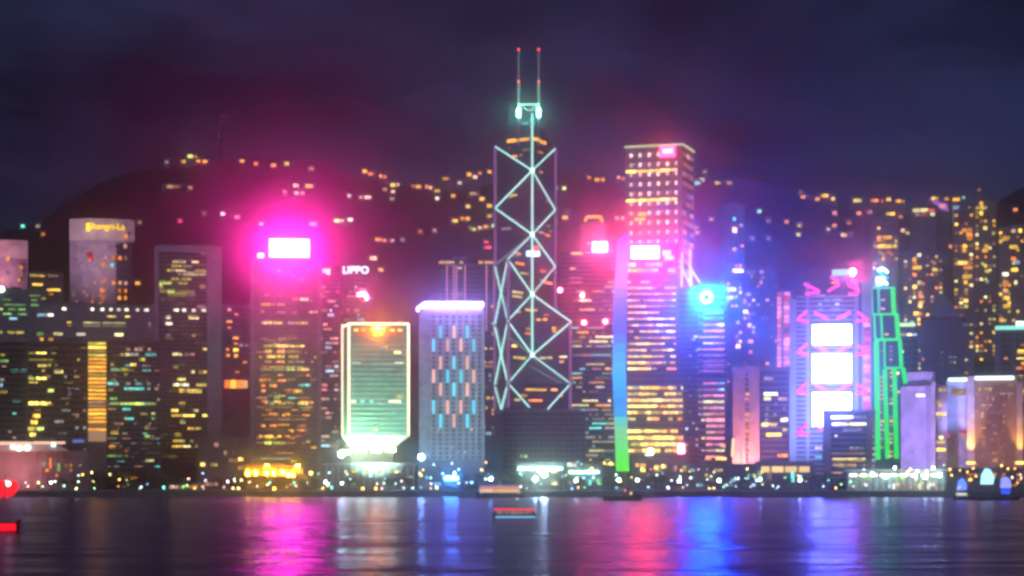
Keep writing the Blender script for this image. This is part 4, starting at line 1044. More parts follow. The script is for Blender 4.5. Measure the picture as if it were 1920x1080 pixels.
flats(1352, 1396, 384, 2080, 'hazy violet apartment tower above the blue ring sign', 86, .05, lit_rows='''411: 1374-1380 cya
423: 1387-1392 oli
430: 1373-1382 gol
434: 1373-1382 yel
468: 1373-1381 pea
495: 1376-1383 dwh''')
flats(1392, 1460, 500, 2010, 'broad blue apartment tower between the ring sign and the red windows', 87, .11, lit_rows='''510: 1400-1406 dwh, 1408-1416 dwh, 1424-1432 pea
518: 1406-1412 dwh
530: 1424-1430 pea
552: 1398-1408 oli
567: 1390-1400 pea
610: 1402-1408 gol
640: 1403-1412 amb
660: 1404-1411 ora''')
flats(1362, 1392, 478, 1960, 'narrow blue apartment tower with cream windows near the ring sign', 88, .12, lit_rows='''508: 1374-1394 pale
543: 1363-1380 white
558: 1363-1375 white
585: 1394-1402 pale
605: 1380-1386 oli
630: 1380-1386 dim
650: 1380-1388 gol''')
flats(1090, 1136, 420, 2160, 'apartment block with an amber arched roof outline', 89, .08)
ab = [o for o in C.objects if o.get('label') == 'apartment block with an amber arched roof outline'][0]
kk = 2160 / F; xx = lambda p: (p - 1113) * kk; zz = lambda py: wz(py, 2160) - GZ
link('roof_outline', new_mesh('roof_outline', *tube_vf([((xx(1097), -2.4, zz(416)), (xx(1100), -2.4, zz(407))), ((xx(1100), -2.4, zz(407)), (xx(1126), -2.4, zz(407))), ((xx(1126), -2.4, zz(407)), (xx(1130), -2.4, zz(417)))], 1.5), glow('outline_amber', (1, .50, .03), 1.8)), ab)

# ------------------------------------------------------------------ hillside houses
from mathutils.bvhtree import BVHTree
hv, hf = [], []
for o in list(C.objects):
    if o.name in ('hill', 'hill_spur'):
        k = len(hv); hv += [v.co.copy() for v in o.data.vertices]; hf += [tuple(k + i for i in p.vertices) for p in o.data.polygons]
TREE = BVHTree.FromPolygons(hv, hf)
def on_hill(px, py):
    for q in range(0, 60, 2):
        d = Vector(((px - 960) / F, 1, (HY - py - q) / F)); hit = TREE.ray_cast(Vector((0, 0, CAMH)), d.normalized())
        if hit[0] is not None and q == 0: return hit[0], py
        d = Vector(((px - 960) / F, 1, (HY - py - q) / F)); d.z = (HY - py - q) / F
        d2 = Vector(((px - 960) / F, 1, (HY - (py + q)) / F)); hit = TREE.ray_cast(Vector((0, 0, CAMH)), d2.normalized())
        if hit[0] is not None: return hit[0], py
    return Vector((wx(px, 2600), 2600, wz(py, 2600))), py
WHERE = [(90, 'above the curved hotels'), (300, 'on the western ridge'), (400, 'beside the peak terrace'), (620, 'on the slope above the pink sign'), (800, 'on the saddle east of the pink glow'), (930, 'just west of the cross-braced tower'), (1180, 'between the braced and the square tower'), (1400, 'east of the square tower'), (1560, 'on the dark ridge above the red windows'), (1640, 'on the ridge above the white screens'), (1720, 'above the slim tower with gold rows'), (2000, 'beside the peak-roofed tower')]
ORD = ['first', 'second', 'third', 'fourth', 'fifth', 'sixth', 'seventh', 'eighth', 'ninth', 'tenth', 'eleventh', 'twelfth', 'thirteenth', 'fourteenth', 'fifteenth', 'sixteenth', 'seventeenth', 'eighteenth', 'nineteenth', 'twentieth']
CN = dict(amb='amber', gol='gold', ora='orange', oli='olive', dim='dim brown', dwh='dim white', white='white', yel='yellow', ygr='lime', pea='peach', red='red', pin='pink', cya='cyan', pale='cream', gre='green', blu='pale blue')
HS = '''43 424 cya 7,71 424 dwh 7,81 439 ora 6,262 417 dim 6,258 531 amb 9,313 304 dwh 6,345 303 gol 9,357 293 ygr 10,366 295 amb 7,372 302 ora 7,384 303 amb 8,454 302 amb 7,480 307 ora 6,513 310 ora 8,538 307 oli 8,584 316 dim 9,555 348 pea 9,580 349 amb 13,534 360 pea 6,556 362 pea 7,567 362 pea 7,383 400 dim 6,418 401 white 7,445 407 pin 9,338 414 red 6,490 420 white 7,588 420 pea 12,325 350 dim 24,357 352 dim 8,
684 321 amb 8,695 326 ora 11,715 330 amb 7,722 332 ora 6,737 347 yel 9,745 346 pea 6,722 355 dim 8,737 359 pea 7,735 373 dwh 7,655 367 white 7,690 370 pea 12,677 370 pea 6,775 349 ora 5,785 350 amb 9,802 350 ora 8,809 352 pea 7,820 358 gol 11,820 372 white 7,836 335 amb 11,850 367 amb 7,862 343 white 7,880 327 amb 8,890 332 pea 9,900 325 ora 6,917 322 amb 7,888 363 dim 14,904 373 gol 8,878 387 oli 7,853 414 gol 10,868 410 amb 8,877 410 amb 8,886 427 gol 9,889 430 ygr 6,900 427 pea 7,912 425 amb 9,918 386 gol 9,918 405 gol 8,918 322 amb 6,636 414 pale 18,655 412 white 12,710 449 amb 11,721 451 ora 6,736 451 dwh 6,755 450 dwh 6,788 434 ora 6,815 432 dim 6,925 423 gre 6,912 455 red 8,915 464 red 12,700 484 pale 12,714 506 gol 8,
1043 352 oli 6,1058 353 ygr 6,1105 333 ora 6,1120 337 amb 9,1129 337 amb 8,1160 333 ora 6,1168 335 ora 6,1060 408 amb 10,1042 415 oli 6,1157 409 white 6,1168 409 white 6,1064 399 dim 6,1308 343 cya 9,1316 337 oli 8,1322 322 dim 6,1346 343 oli 9,1368 343 dim 9,1334 411 amb 8,1306 428 amb 7,1308 436 amb 7,1424 396 gre 7,1441 414 dim 6,1475 416 ora 6,1499 423 oli 7,1497 440 oli 7,1441 447 dim 7,1411 447 dim 6,
1502 363 gol 7,1506 369 ora 8,1533 373 amb 8,1546 367 gol 14,1559 373 gol 12,1608 376 yel 15,1565 399 ora 7,1611 400 ora 8,1592 418 ora 7,1565 423 ora 7,1553 430 oli 6,1583 441 gol 11,1595 437 dim 6,1640 376 ora 14,1652 377 red 8,1666 374 yel 9,1684 377 amb 10,1692 378 gol 6,1670 401 gol 16,1689 406 ora 7,1633 397 dim 6,1663 414 gre 6,1673 429 cya 8,1694 432 pea 8,1702 437 oli 6,1645 432 pea 6,1753 372 gol 12,1775 373 amb 8,1793 374 amb 13,1812 390 gol 13,1782 462 ora 6,1904 393 ora 7,1836 356 dim 5'''
items = []
for it in HS.replace('\n', '').split(','):
    a, c, m, w = it.split(); items.append((float(a), float(c), m, float(w)))
cnt = {}
for px, py, m, w in sorted(items):
    hit, _ = on_hill(px, py + 6); D = hit.y
    wh = next(t for lim, t in WHERE if px < lim); key = (wh, m); cnt[key] = cnt.get(key, 0) + 1
    b = B('hillside_house', '%s %s-lit hillside house %s, counting from the junk' % (ORD[cnt[key] - 1], CN[m].replace(' ', '-'), wh), 'house', px, D, base=hit.z - 6, group='houses on the hillside')
    zt = max(b.z(py - 6), 14); w2 = max(w * .9, 6)
    b.boxes('wall', [(b.x(px - w2), b.x(px + w2), 0, 10, 0, zt)], conc_g)
    b.vf('roof', prism_vf([(b.x(px - w2) - .6, -.6), (b.x(px + w2) + .6, -.6), (b.x(px + w2) + .6, 10.6), (b.x(px - w2) - .6, 10.6)], zt, 0, [zt + .8, zt + .8, zt + 2.6, zt + 2.6]), roof_m)
    hm = glow('house_' + m, W[m].node_tree.nodes['Emission'].inputs['Color'].default_value[:3], 2.6 if m not in ('dim', 'dwh') else .8, var=.5)
    nw = 1 if w < 9 else 2
    for k in range(nw): b.win(px - w / 2 + k * w / nw, px - w / 2 + (k + 1) * w / nw - .4, py, 5.4 if w > 7 else 4.6, hm, -.2)
# three bright buildings on the ridge to the east
b = B('hillside_hall', 'long hillside hall with cream and red lights above the slim tower', 'hall', 1732, 2500, base=60); b.body(1708, 1756, 388, 14, conc_g); b.boxes('roof', [b.bx(1706, 1758, 386, 388, -1, 15)], roof_m)
b.wins(6, '''394: 1712-1724 pale, 1726-1740 pale
394.5: 1742-1752 red
402: 1716-1724 pea, 1727-1738 red, 1744-1752 pale'''); b.done()
b = B('hillside_terrace', 'violet-lit sloping terrace roof on the ridge', 'terrace', 1762, 2520, base=60); b.body(1748, 1780, 396, 12, conc_d)
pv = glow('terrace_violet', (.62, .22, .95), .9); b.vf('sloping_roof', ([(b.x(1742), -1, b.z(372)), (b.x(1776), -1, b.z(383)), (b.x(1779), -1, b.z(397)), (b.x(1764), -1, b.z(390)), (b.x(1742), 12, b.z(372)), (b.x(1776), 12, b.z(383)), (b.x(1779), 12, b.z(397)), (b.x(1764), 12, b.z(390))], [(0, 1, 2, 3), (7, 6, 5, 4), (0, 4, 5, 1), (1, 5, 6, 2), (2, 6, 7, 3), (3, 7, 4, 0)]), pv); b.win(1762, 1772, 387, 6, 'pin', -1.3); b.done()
b = B('light_column', 'small square tower with rainbow panels on the ridge', 'tower', 1793, 2480, base=60); b.body(1786, 1801, 384, 12, conc_d)
for i, c in enumerate(((.35, .7, .95), (.3, .8, .6), (.55, .85, .3), (.9, .75, .2))): b.boxes('light_panel', [b.bx(1787, 1800, 386 + i * 8, 393.4 + i * 8, -.6, -.05)], glow('panel_%d' % i, c, 1.0))
b.done()
b = B('radio_mast', 'thin lattice radio mast on the western ridge', 'mast', 415, 2740, base=330)
z0, z1 = 60.0, b.z(230); v1 = [((-2.2, 0, z0), (-.6, 0, z1)), ((2.2, 0, z0), (.6, 0, z1)), ((0, 3, z0), (0, .8, z1))]
n = 14
for i in range(n):
    t0, t1 = i / n, (i + 1) / n; za_, zb2 = z0 + (z1 - z0) * t0, z0 + (z1 - z0) * t1; w0, w1 = 2.2 - 1.6 * t0, 2.2 - 1.6 * t1; v1.append(((-w0, 0, za_), (w1, 0, zb2)) if i % 2 else ((w0, 0, za_), (-w1, 0, zb2)))
b.vf('lattice', tube_vf(v1, .38, 5), dark_steel); b.vf('footing', box_vf([(-3, 3, -1, 4, -20, z0)]), conc_d); link('mast_lamp', ball(glow('mast_lamp_dim', (1, .1, .08), .7), 1.3), b.root, (0, -.5, z1 + .8))

# ------------------------------------------------------------------ waterfront
LM = [(165, 'exhibition hall'), (300, 'teal glass block'), (420, 'mauve framed tower'), (600, 'tower with the pink sign'), (780, 'block with the red star'), (910, 'tower with light bars'), (1100, 'cross-braced tower'), (1290, 'rainbow-edged tower'), (1370, 'ring-sign tower'), (1490, 'salmon-lit tower'), (1640, 'white-screen tower'), (1765, 'green-outlined tower'), (3000, 'harbour hotel')]
def lm(px): return next(t for lim, t in LM if px < lim)
lcnt = {}
def nth(kind, px):
    k = (kind, lm(px)); lcnt[k] = lcnt.get(k, 0) + 1; return ORD[lcnt[k] - 1]
GL = dict(w=(.66, 1, .86), c=(.28, .62, 1), g=(.35, 1, .45), a=(1, .55, .10), y=(1, .82, .30), o=(1, .34, .04), l=(.9, .75, 1), t=(.10, .9, .65), p=(1, .65, .5), r=(1, .1, .1))
LN = dict(w='white', c='cool white', g='green', a='amber', y='yellow', o='orange', l='lilac', t='teal', p='peach', r='red')
LAMPS = []
def lamp(px, py, c, s, r, D=1275, sample=False): LAMPS.append((px, py, c, s, r, D, sample))
def place_lamp(px, py, c, s, r, D, sample):
    n_ = nth('lamp' + c, px)
    b = B('promenade_lamp', '%s %s promenade lamp before the %s, counting from the junk' % (n_, LN[c], lm(px)), 'street lamp', px, D, group='lamps along the waterfront')
    z = max(b.z(py), 1.6); b.vf('pole', tube_vf([((0, 0, 0), (0, 0, z - r * .8))], .14), dark_steel); b.vf('pole_base', tube_vf([((0, 0, 0), (0, 0, .7))], .32), dark_steel)
    r *= .62
    link('globe', ball(glow('lamp_%s_%g%s' % (c, s, '_s' if sample else ''), GL[c], s, sample), r), b.root, (0, 0, z))
big = [(790, 857, 'c', 150, 2.6), (1020, 889, 'w', 170, 2.6), (1004, 898, 'w', 110, 2.0), (920, 898, 'c', 150, 1.5), (1080, 901, 'w', 60, 1.3), (1160, 900, 'w', 60, 1.4), (1195, 900, 'w', 67, 1.2), (1274, 902, 'w', 67, 1.2), (1348, 901, 'w', 67, 1.3), (1425, 899, 'c', 70, 1.3), (1500, 900, 'w', 67, 1.3), (640, 853, 'w', 100, 2.4),
       (514, 922, 'o', 26, 1.2), (583, 887, 'a', 31, 1.3), (610, 904, 'w', 31, 1.3), (641, 906, 'w', 26, 1.1), (703, 880, 'a', 31, 1.3), (1636, 889, 'w', 50, 1.6), (1662, 893, 'w', 60, 1.9), (1735, 895, 'w', 50, 1.7), (1762, 891, 'w', 60, 1.9), (1702, 886, 'w', 25, 1.2), (1720, 884, 'w', 25, 1.4)]
for q in big: lamp(*q, D=1272, sample=True)
sm = '''72 905 y 7 1.1,80 912 g 4 1,95 905 w 9 1.2,103 903 w 6 1,120 911 g 5 1.1,143 917 y 6 1.2,147 903 w 4 1,155 890 a 6 1.1,172 886 y 5 1.2,175 903 y 4 .8,177 918 g 4 .9,222 912 o 2 1,265 913 l 4 1,307 914 t 7 1.2,262 924 g 1.5 1.2,325 912 p 3 1,345 912 g 2 1,365 916 y 3 1,385 901 l 6 1.2,380 912 p 3 .9,382 922 p 2 .9,420 913 p 3 .9,427 903 l 7 1.1,440 902 p 4 .9,437 922 y 5 1.1,447 923 y 6 1.2,468 904 p 4 1,482 912 l 3 .9,555 911 p 4 1,537 913 o 2 .9,52 912 p 5 .9,28 907 p 4 .9,48 905 w 3 .9,
622 914 t 6 1.1,576 904 l 3 .9,680 921 o 6 1.4,705 919 o 7 1.6,707 907 w 4 .9,720 906 w 4 .9,742 907 w 4 .9,757 915 w 4 .9,774 915 w 5 .9,790 914 w 3 .9,808 907 l 4 .9,808 921 o 4 1,820 921 o 4 1,813 871 w 3 1,830 888 w 5 .9,847 869 w 5 .9,852 887 w 10 1.3,860 880 w 4 .9,793 881 y 4 .9,860 906 l 4 .9,875 905 w 3 .8,903 881 a 6 1.1,911 867 a 5 1,1005 879 w 6 .9,1110 879 a 8 1.2,1145 869 a 8 1.4,1133 868 a 5 1.1,1066 870 g 3 .9,1090 870 g 3 .8,1212 853 w 4 .9,1205 880 a 5 1.4,1230 877 a 7 1.3,1243 874 a 8 1.5,1220 880 r 3 .9,1277 882 a 4 1,1293 884 a 3 .9,1295 896 w 7 1,1310 880 l 3 .8,1401 879 y 6 1,1384 897 l 6 1,1398 897 g 3 .8,1326 880 g 2 .8,1357 913 g 3 .9,1380 912 g 2 .9,1370 905 c 3 .8,1330 917 a 5 1,1567 915 a 5 1.1,1577 908 g 4 1,1595 903 g 4 1.1,1600 912 a 4 .9,1620 880 w 4 .9,1625 910 c 5 .9,1667 912 c 4 1,1678 877 w 20 1.4,1690 890 a 6 1,1707 880 a 9 1.2,1713 893 w 9 1.1,1738 884 y 7 1.2,1750 877 w 22 1.5,1770 872 g 3 .8,1781 880 a 7 1.1,1784 891 a 6 1,1800 882 a 4 .9,1814 885 a 5 1,1825 878 a 5 1,1830 893 a 5 .9,1878 873 a 7 1.1,1890 879 a 6 1,1903 879 a 5 .9,1913 890 p 4 .9,1898 895 p 5 1,1908 905 o 4 1,1915 896 p 4 .9'''
for it in sm.replace('\n', '').split(','):
    px, py, c, s, r = it.split(); lamp(float(px), float(py), c, float(s) * 3.0, float(r) * .7, D=1268 + (int(float(px)) * 7 % 20), sample=True)
rl_ = random.Random(31)  # extra lamps scattered at random to fill out the waterfront brightness
for i in range(95):
    px = rl_.uniform(585, 1560) if i < 75 else rl_.uniform(10, 580); py = rl_.uniform(884, 919)
    lamp(px, py, rl_.choice('wwwcctgyyapl'), rl_.choice([5, 8, 12]), rl_.uniform(.6, .95), D=1266 + rl_.randint(0, 28), sample=True)
for q in sorted(LAMPS): place_lamp(*q)
# warm-lit restaurant podium under the pink-sign tower
b = B('restaurant_podium', 'low restaurant pavilion glowing orange under the pink-sign tower', 'restaurant', 512, 1320); b.body(458, 566, 872, 20, wall('podium_wood', (.40, .22, .08)))
b.boxes('canopy', [b.bx(452, 572, 869, 872, -5, 21)], conc_b); b.boxes('fascia', [b.bx(452, 572, 893, 896, -4, -.05)], conc_b); b.mullions(460, 564, 873, 917, 10, .7, conc_b, 1.2)
om = glow('podium_lamp', (1, .50, .03), 150, True)
for px, py in ((465, 888), (480, 887), (500, 887), (513, 887), (530, 886), (540, 890), (549, 892), (501, 872), (558, 874)): link('lantern', ball(om, 1.1), b.root, (b.x(px), -2.6, b.z(py)))
for px in range(462, 560, 12): b.win(px, px + 9.5, 884, 9, W['gol'], -.3)
b.done()
# exhibition hall
b = B('exhibition_hall', 'broad exhibition hall under a curved roof with a glowing eave', 'hall', 60, 1312); b.body(-70, 166, 846, 60, wall('hall_wall', (.42, .26, .30)))
x0, x1 = b.x(-70), b.x(130); prof = [(x0 + (x1 - x0) * i / 14, b.z(846) + 6.5 * (1 - (2 * i / 14 - 1) ** 2) ** .6) for i in range(15)]
v = [(x, -6, z) for x, z in prof] + [(x, 50, z) for x, z in prof]; f = [(i, i + 1, 16 + i, 15 + i) for i in range(14)] + [tuple(range(15))[::-1], tuple(range(15, 30))]
b.vf('curved_roof', (v, f + [(0, 15, 29, 14)]), wall('hall_roof', (.5, .45, .45)))
b.boxes('eave_light', [b.bx(-60, 60, 829, 834, -7.2, -6.4)], glow('eave_peach', (1, .62, .42), 1.6)); b.boxes('eave_light', [b.bx(62, 122, 828, 832.5, -7.2, -6.4)], glow('eave_peach', (1, .62, .42), 1.6))
for px, py, s_ in ((24, 838, 3), (36, 841, 9), (52, 840, 9), (100, 834, 3)): link('eave_lamp', ball(glow('eave_lamp_%d' % s_, (.75, 1, .95), s_), 1.5), b.root, (b.x(px), -8, b.z(py)))
b.mullions(-70, 166, 850, 915, 24, .8, wall('hall_wall', (.42, .26, .30)), .9); b.win(93, 97, 868, 18, 'ora', -1.1); b.win(109, 112, 876, 14, 'gre', -1.1); b.win(78, 86, 870, 8, 'dwh', -1.1); b.rand(-66, 164, 868, 905, 4, 26, .12, [W['ora'], W['pea'], W['dim']], 93, 1, .5, .5, -1.0)
b.spot((b.x(30), -30, b.z(905)), (b.x(40), 0, b.z(860)), (1, .35, .35), 60000, 110); b.done()  # red spot stands in for the red boat's glow on the hall
bb_ = B('advert_board', 'blue-lit board beside the exhibition hall roof', 'board', 148, 1330); bb_.boxes('frame', [bb_.bx(134, 160, 822, 838, 0, 1)], dark_steel); bb_.boxes('face', [bb_.bx(136, 158, 824, 830, -.3, -.02)], glow('board_blue', (.15, .25, .8), .8)); bb_.boxes('post', [bb_.bx(145, 148, 838, 917, .2, .8)], dark_steel)
# low buildings along the road
def low(name, label, cat, px0, px1, ytop, D, m, rows, seed, p=.3, mats=None, n=2):
    b = B(name, label, cat, (px0 + px1) / 2, D); b.body(px0, px1, ytop, 22, m); b.boxes('roof_slab', [b.bx(px0 - 3, px1 + 3, ytop - 3, ytop, -1.6, 23)], conc_g)
    b.mullions(px0, px1, ytop, 917, max(4, int((px1 - px0) / 12)), .8, conc_g, .9)
    if rows: b.wins(6, rows, -.3)
    b.rand(px0 + 2, px1 - 2, ytop + 5, 914, n, max(4, int((px1 - px0) / 9)), p, mats or [W['oli'], W['dim'], W['gre'], W['dwh'], W['amb']], seed, 2, .5, .8, -.3); b.done(); return b
low('podium_block', 'low dark podium before the mauve framed tower', 'podium', 372, 466, 822, 1390, conc_b, '''861: 448-455 yel
871: 376-386 yel, 395-408 oli
850: 436-440 dim''', 3, .10, [W['dim'], W['pea']], 6)
low('pier_hall', 'low lit hall beside the podium of the red-star block', 'hall', 784, 870, 884, 1318, conc_g, '', 4, .35, [W['cya'], W['dwh'], W['blu'], W['oli']])
bk = B('event_booth', 'event booth with a glaring cyan light strip', 'booth', 846, 1296); bk.body(826, 868, 893, 10, dark_steel); bk.boxes('awning', [bk.bx(824, 870, 888, 893, -3, 11)], steel)
bk.boxes('light_strip', [bk.bx(834, 858, 894, 899, -1.2, -.5)], glow('strip_cyan', (.04, .30, 1), 240, True))
fsc = glow('fill_teal', (.45, 1, .80), 26, True)  # strips added under the pavilion roofs to strengthen the teal waterfront glow
b = low('event_pavilion', 'pale event pavilion lit greenish white before the cross-braced tower', 'pavilion', 968, 1058, 868, 1330, conc_g, '', 5, .5, [W['gre'], W['pale'], W['dwh'], W['cya']])
for k in range(5): b.boxes('added_fascia_strip', [b.bx(972 + k * 17, 985 + k * 17, 877, 880, -2.4, -1.8)], fsc)
b = low('event_pavilion', 'second pale pavilion with a white fascia beside the rainbow sail', 'pavilion', 1062, 1130, 872, 1332, conc_g, '''871: 1062-1080 white, 1084-1100 dwh
880: 1105-1112 gol
900: 1100-1128 cya''', 6, .5, [W['gre'], W['cya'], W['dwh']])
for k in range(4): b.boxes('added_fascia_strip', [b.bx(1066 + k * 15, 1077 + k * 15, 884, 886.5, -2.4, -1.8)], fsc)
low('entrance_hall', 'entrance hall with gold canopy lights under the rainbow-edged tower', 'hall', 1186, 1290, 862, 1345, conc_g, '''872: 1192-1212 amb
875: 1226-1250 gol
882: 1198-1210 gol''', 7, .25)
low('harbour_podium', 'long dark podium under the ring-sign and salmon towers', 'podium', 1292, 1420, 872, 1338, conc_d, '', 8, .22, [W['cya'], W['blu'], W['dim'], W['oli']], 4)
b = low('banquet_hall', 'low hall with four wide gold windows before the salmon-lit tower', 'hall', 1418, 1528, 868, 1325, conc_d, '', 9, .2, [W['cya'], W['gre'], W['dim']], 1)
for p0, p1 in ((1427, 1443), (1447, 1469), (1472, 1494), (1498, 1518)): b.win(p0, p1, 880, 11, glow('hall_gold', (1, .66, .22), 1.5, var=.2), -1.2)
b = low('ferry_pier', 'long white-lit ferry pier with a colonnade by the green-outlined tower', 'pier', 1588, 1772, 886, 1288, white_p, '', 10, .5, [W['white'], W['cya'], W['gre'], W['pale']])
for k in range(9): b.boxes('added_fascia_strip', [b.bx(1594 + k * 19, 1606 + k * 19, 890, 892, -4.6, -4.05)], glow('fill_white', (.85, 1, .80), 16, True))  # added emitters that brighten the pier front
b.boxes('pier_roof', [b.bx(1584, 1776, 880, 883, -4, 23)], white_p)
for i in range(16):
    p = 1596 + i * 11.2; b.boxes('column', [b.bx(p, p + 2.2, 884, 917, -3.6, -2.8)], conc_w)
for i in range(6): b.win(1674 + i * 16, 1678 + i * 16, 912, 9, R.choice(['pea', 'pale', 'red', 'white', 'amb']), -4.0)
b = low('hotel_podium', 'brown terrace podium with amber lights at the foot of the harbour hotel', 'podium', 1776, 1935, 880, 1320, conc_b, '', 11, .4, [W['amb'], W['ora'], W['gol'], W['dim']], 3)
low('bus_shelter', 'small lit shelter among the trees before the teal block', 'shelter', 228, 260, 902, 1290, conc_g, '''895: 230-238 gol, 239-258 amb''', 12, .2)
low('kiosk_row', 'long low kiosk with coloured lights before the mauve framed tower', 'kiosk', 300, 372, 908, 1288, conc_g, '''913: 318-334 pea, 340-354 gre, 358-371 amb''', 13, .2)

# trees: tapered trunk, limbs, and a crown of leaf clumps
leaf_m = []
for i, c in enumerate(((.05, .08, .035), (.035, .06, .03), (.07, .10, .04))): leaf_m.append(wall('leaf_%d' % i, c, .7, .4, 1.2))
def tree_meshes(seed):
    r = random.Random(seed); H = 10.0; segs = []; v, f = [], []
    def cone(a, c, ra, rc, sides=6):
        a, c = Vector(a), Vector(c); d = (c - a).normalized(); u = d.orthogonal().normalized(); w = d.cross(u); k = len(v)
        for p, rr_ in ((a, ra), (c, rc)):
            for i in range(sides): t = 2 * math.pi * i / sides; v.append(tuple(p + u * rr_ * math.cos(t) + w * rr_ * math.sin(t)))
        f.extend([(k + i, k + (i + 1) % sides, k + sides + (i + 1) % sides, k + sides + i) for i in range(sides)])
    cone((0, 0, -.2), (.2, .1, 3.2), .34, .24); cone((.2, .1, 3.2), (0, 0, 6.5), .24, .12); tips = [(0, 0, 7)]
    for i in range(7):
        t = i * 2.4 + r.random(); z0 = r.uniform(2.8, 5.0); e = (math.cos(t) * r.uniform(1.6, 3.4), math.sin(t) * r.uniform(1.6, 3.4), z0 + r.uniform(1.4, 3.6)); cone((.1, .05, z0), e, .13, .05, 5); tips.append(e)
    tr = new_mesh('trunk', v, f, bark); cv, cf, mi = [], [], []
    for tp in tips:
        R_ = r.uniform(1.5, 2.3); m_i = r.choice([0, 0, 1, 2])
        for q in range(85):
            d = Vector((r.gauss(0, 1), r.gauss(0, 1), r.gauss(0, .75))); d = d.normalized() * R_ * r.random() ** .4; p = Vector(tp) + d
            a = Vector((r.gauss(0, 1), r.gauss(0, 1), r.gauss(0, 1))).normalized(); c = a.orthogonal().normalized(); s2 = r.uniform(.22, .42); k = len(cv)
            cv += [tuple(p + a * s2), tuple(p + c * s2 * .6), tuple(p - a * s2), tuple(p - c * s2 * .6)]; cf.append((k, k + 1, k + 2, k + 3)); mi.append(m_i)
    cr = new_mesh('crown', cv, cf); [cr.materials.append(m_) for m_ in leaf_m]
    cr.polygons.foreach_set('material_index', mi); return tr, cr
TM = [tree_meshes(i) for i in range(4)]
tr_px = [(172, 11, 0), (186, 12, 1), (200, 13, 0), (214, 13.5, 1), (229, 12, 0), (243, 13, 1), (258, 12.5, 0), (272, 12, 1), (288, 12.5, 0), (303, 11.5, 1), (318, 10, 0), (120, 8, 1), (145, 9, 0), (330, 8, 0), (350, 8, 1), (395, 8, 0), (410, 9, 1), (440, 8, 0), (570, 9, 0), (590, 8, 1), (655, 8.5, 0), (668, 9, 1), (730, 8, 0), (748, 8.5, 1), (765, 9, 0), (772, 8, 1), (880, 10, 0), (893, 11, 1), (908, 12, 0), (925, 12.5, 1), (940, 13, 0), (955, 13, 1), (965, 12, 0), (985, 9, 1), (1035, 11, 0), (1052, 13, 1), (1062, 9, 0), (1090, 9, 1), (1132, 9, 0), (1148, 10, 1), (1165, 10, 0), (1180, 9, 1), (1218, 11, 0), (1230, 12, 1), (1240, 9, 0), (1262, 7, 1), (1300, 8, 0), (1325, 8, 1), (1360, 9, 0), (1395, 8, 1), (1440, 8, 0), (1475, 8.5, 1), (1520, 9, 0), (1536, 11, 1), (1548, 12, 0), (1560, 9, 1), (1576, 8, 0), (1785, 8, 1), (1800, 8, 0), (1840, 8, 1), (1870, 8.5, 0), (1900, 9, 1)]
for i, (px, h, row) in enumerate(sorted(tr_px)):
    D = 1279 + row * 6; t = link('promenade_tree', None, None, (wx(px, D), D, GZ), R.random() * 6.28); t.scale = (h / 9.0 * R.uniform(.85, 1.1),) * 2 + (h / 9.0,)
    tag(t, '%s leafy promenade tree before the %s, counting from the junk' % (nth('tree', px), lm(px)), 'tree', 'trees along the promenade'); a, c = TM[i % 4]; link('trunk', a, t); link('crown', c, t)

# ------------------------------------------------------------------ boats
def hull_vf(L_, Wd, Hh, sheer=.5, n=14):
    v, f = [], []
    for i in range(n + 1):
        t = i / n; x = (t - .5) * L_; w = Wd / 2 * (1 - abs(2 * t - 1) ** 3.2) ** .5 if 0 < t < 1 else .05; zt = Hh + sheer * (2 * t - 1) ** 2
        v += [(x, -w, zt), (x * .93, -w * .7, -.3), (x * .93, w * .7, -.3), (x, w, zt)]
    for i in range(n):
        k = i * 4
        for a in range(3): f.append((k + a, k + 4 + a, k + 5 + a, k + 1 + a))
        f.append((k + 3, k + 7, k + 4, k))
    f += [(0, 1, 2, 3), tuple(n * 4 + q for q in (3, 2, 1, 0))]; return v, f
def boat(name, label, cat, pxc, ywl, rz=0.0):
    D = CAMH * F / (ywl - HY); b = B(name, label, cat, pxc, D, base=0.0); b.root.rotation_euler[2] += rz; return b
b = boat('tour_boat', 'small tour boat with a red-lit canopy and blue waterline strip on the water', 'boat', 964, 973)
x0, x1 = b.x(923), b.x(1005); Lh = x1 - x0; b.vf('hull', hull_vf(Lh * 1.03, 3.6, 1.5), hull_m)
b.boxes('cabin', [(x0 * .78, x1 * .82, -1.3, 1.3, 1.3, 2.5)], white_p); b.boxes('canopy', [(x0 * .95, x1 * .95, -1.7, 1.7, 3.25, 3.5)], wall('red_canopy', (.5, .05, .05)))
b.boxes('canopy_light', [(x0 * .93, x1 * .93, -1.95, -1.72, 2.75, 3.45)], glow('canopy_red', (1, .06, .09), 1.15)); b.boxes('waterline_light', [(x0 * .86, x1 * .98, -2.05, -1.85, .35, .95)], glow('waterline_cyan', (.25, .62, 1), 1.0))
b.boxes('window', [(x0 * .75 + i * 1.6, x0 * .75 + i * 1.6 + 1.1, -1.36, -1.31, 1.75, 2.3) for i in range(1)], W['dim'])
for i in range(1, 7): b.boxes('window', [(x0 * .75 + i * 1.6, x0 * .75 + i * 1.6 + 1.1, -1.36, -1.31, 1.75, 2.3)], W['dim'])
b.boxes('posts', [(x0 * .9 + i * 2.4, x0 * .9 + i * 2.4 + .1, -1.5, -1.4, 1.4, 3.25) for i in range(6)], dark_steel, kind='stuff')
b.vf('mast', tube_vf([((1, 0, 3.5), (1, 0, 6.3))], .07), dark_steel); link('mast_lamp', ball(glow('lamp_masthead', (1, .95, .7), 3), .22), b.root, (1, 0, 6.4))

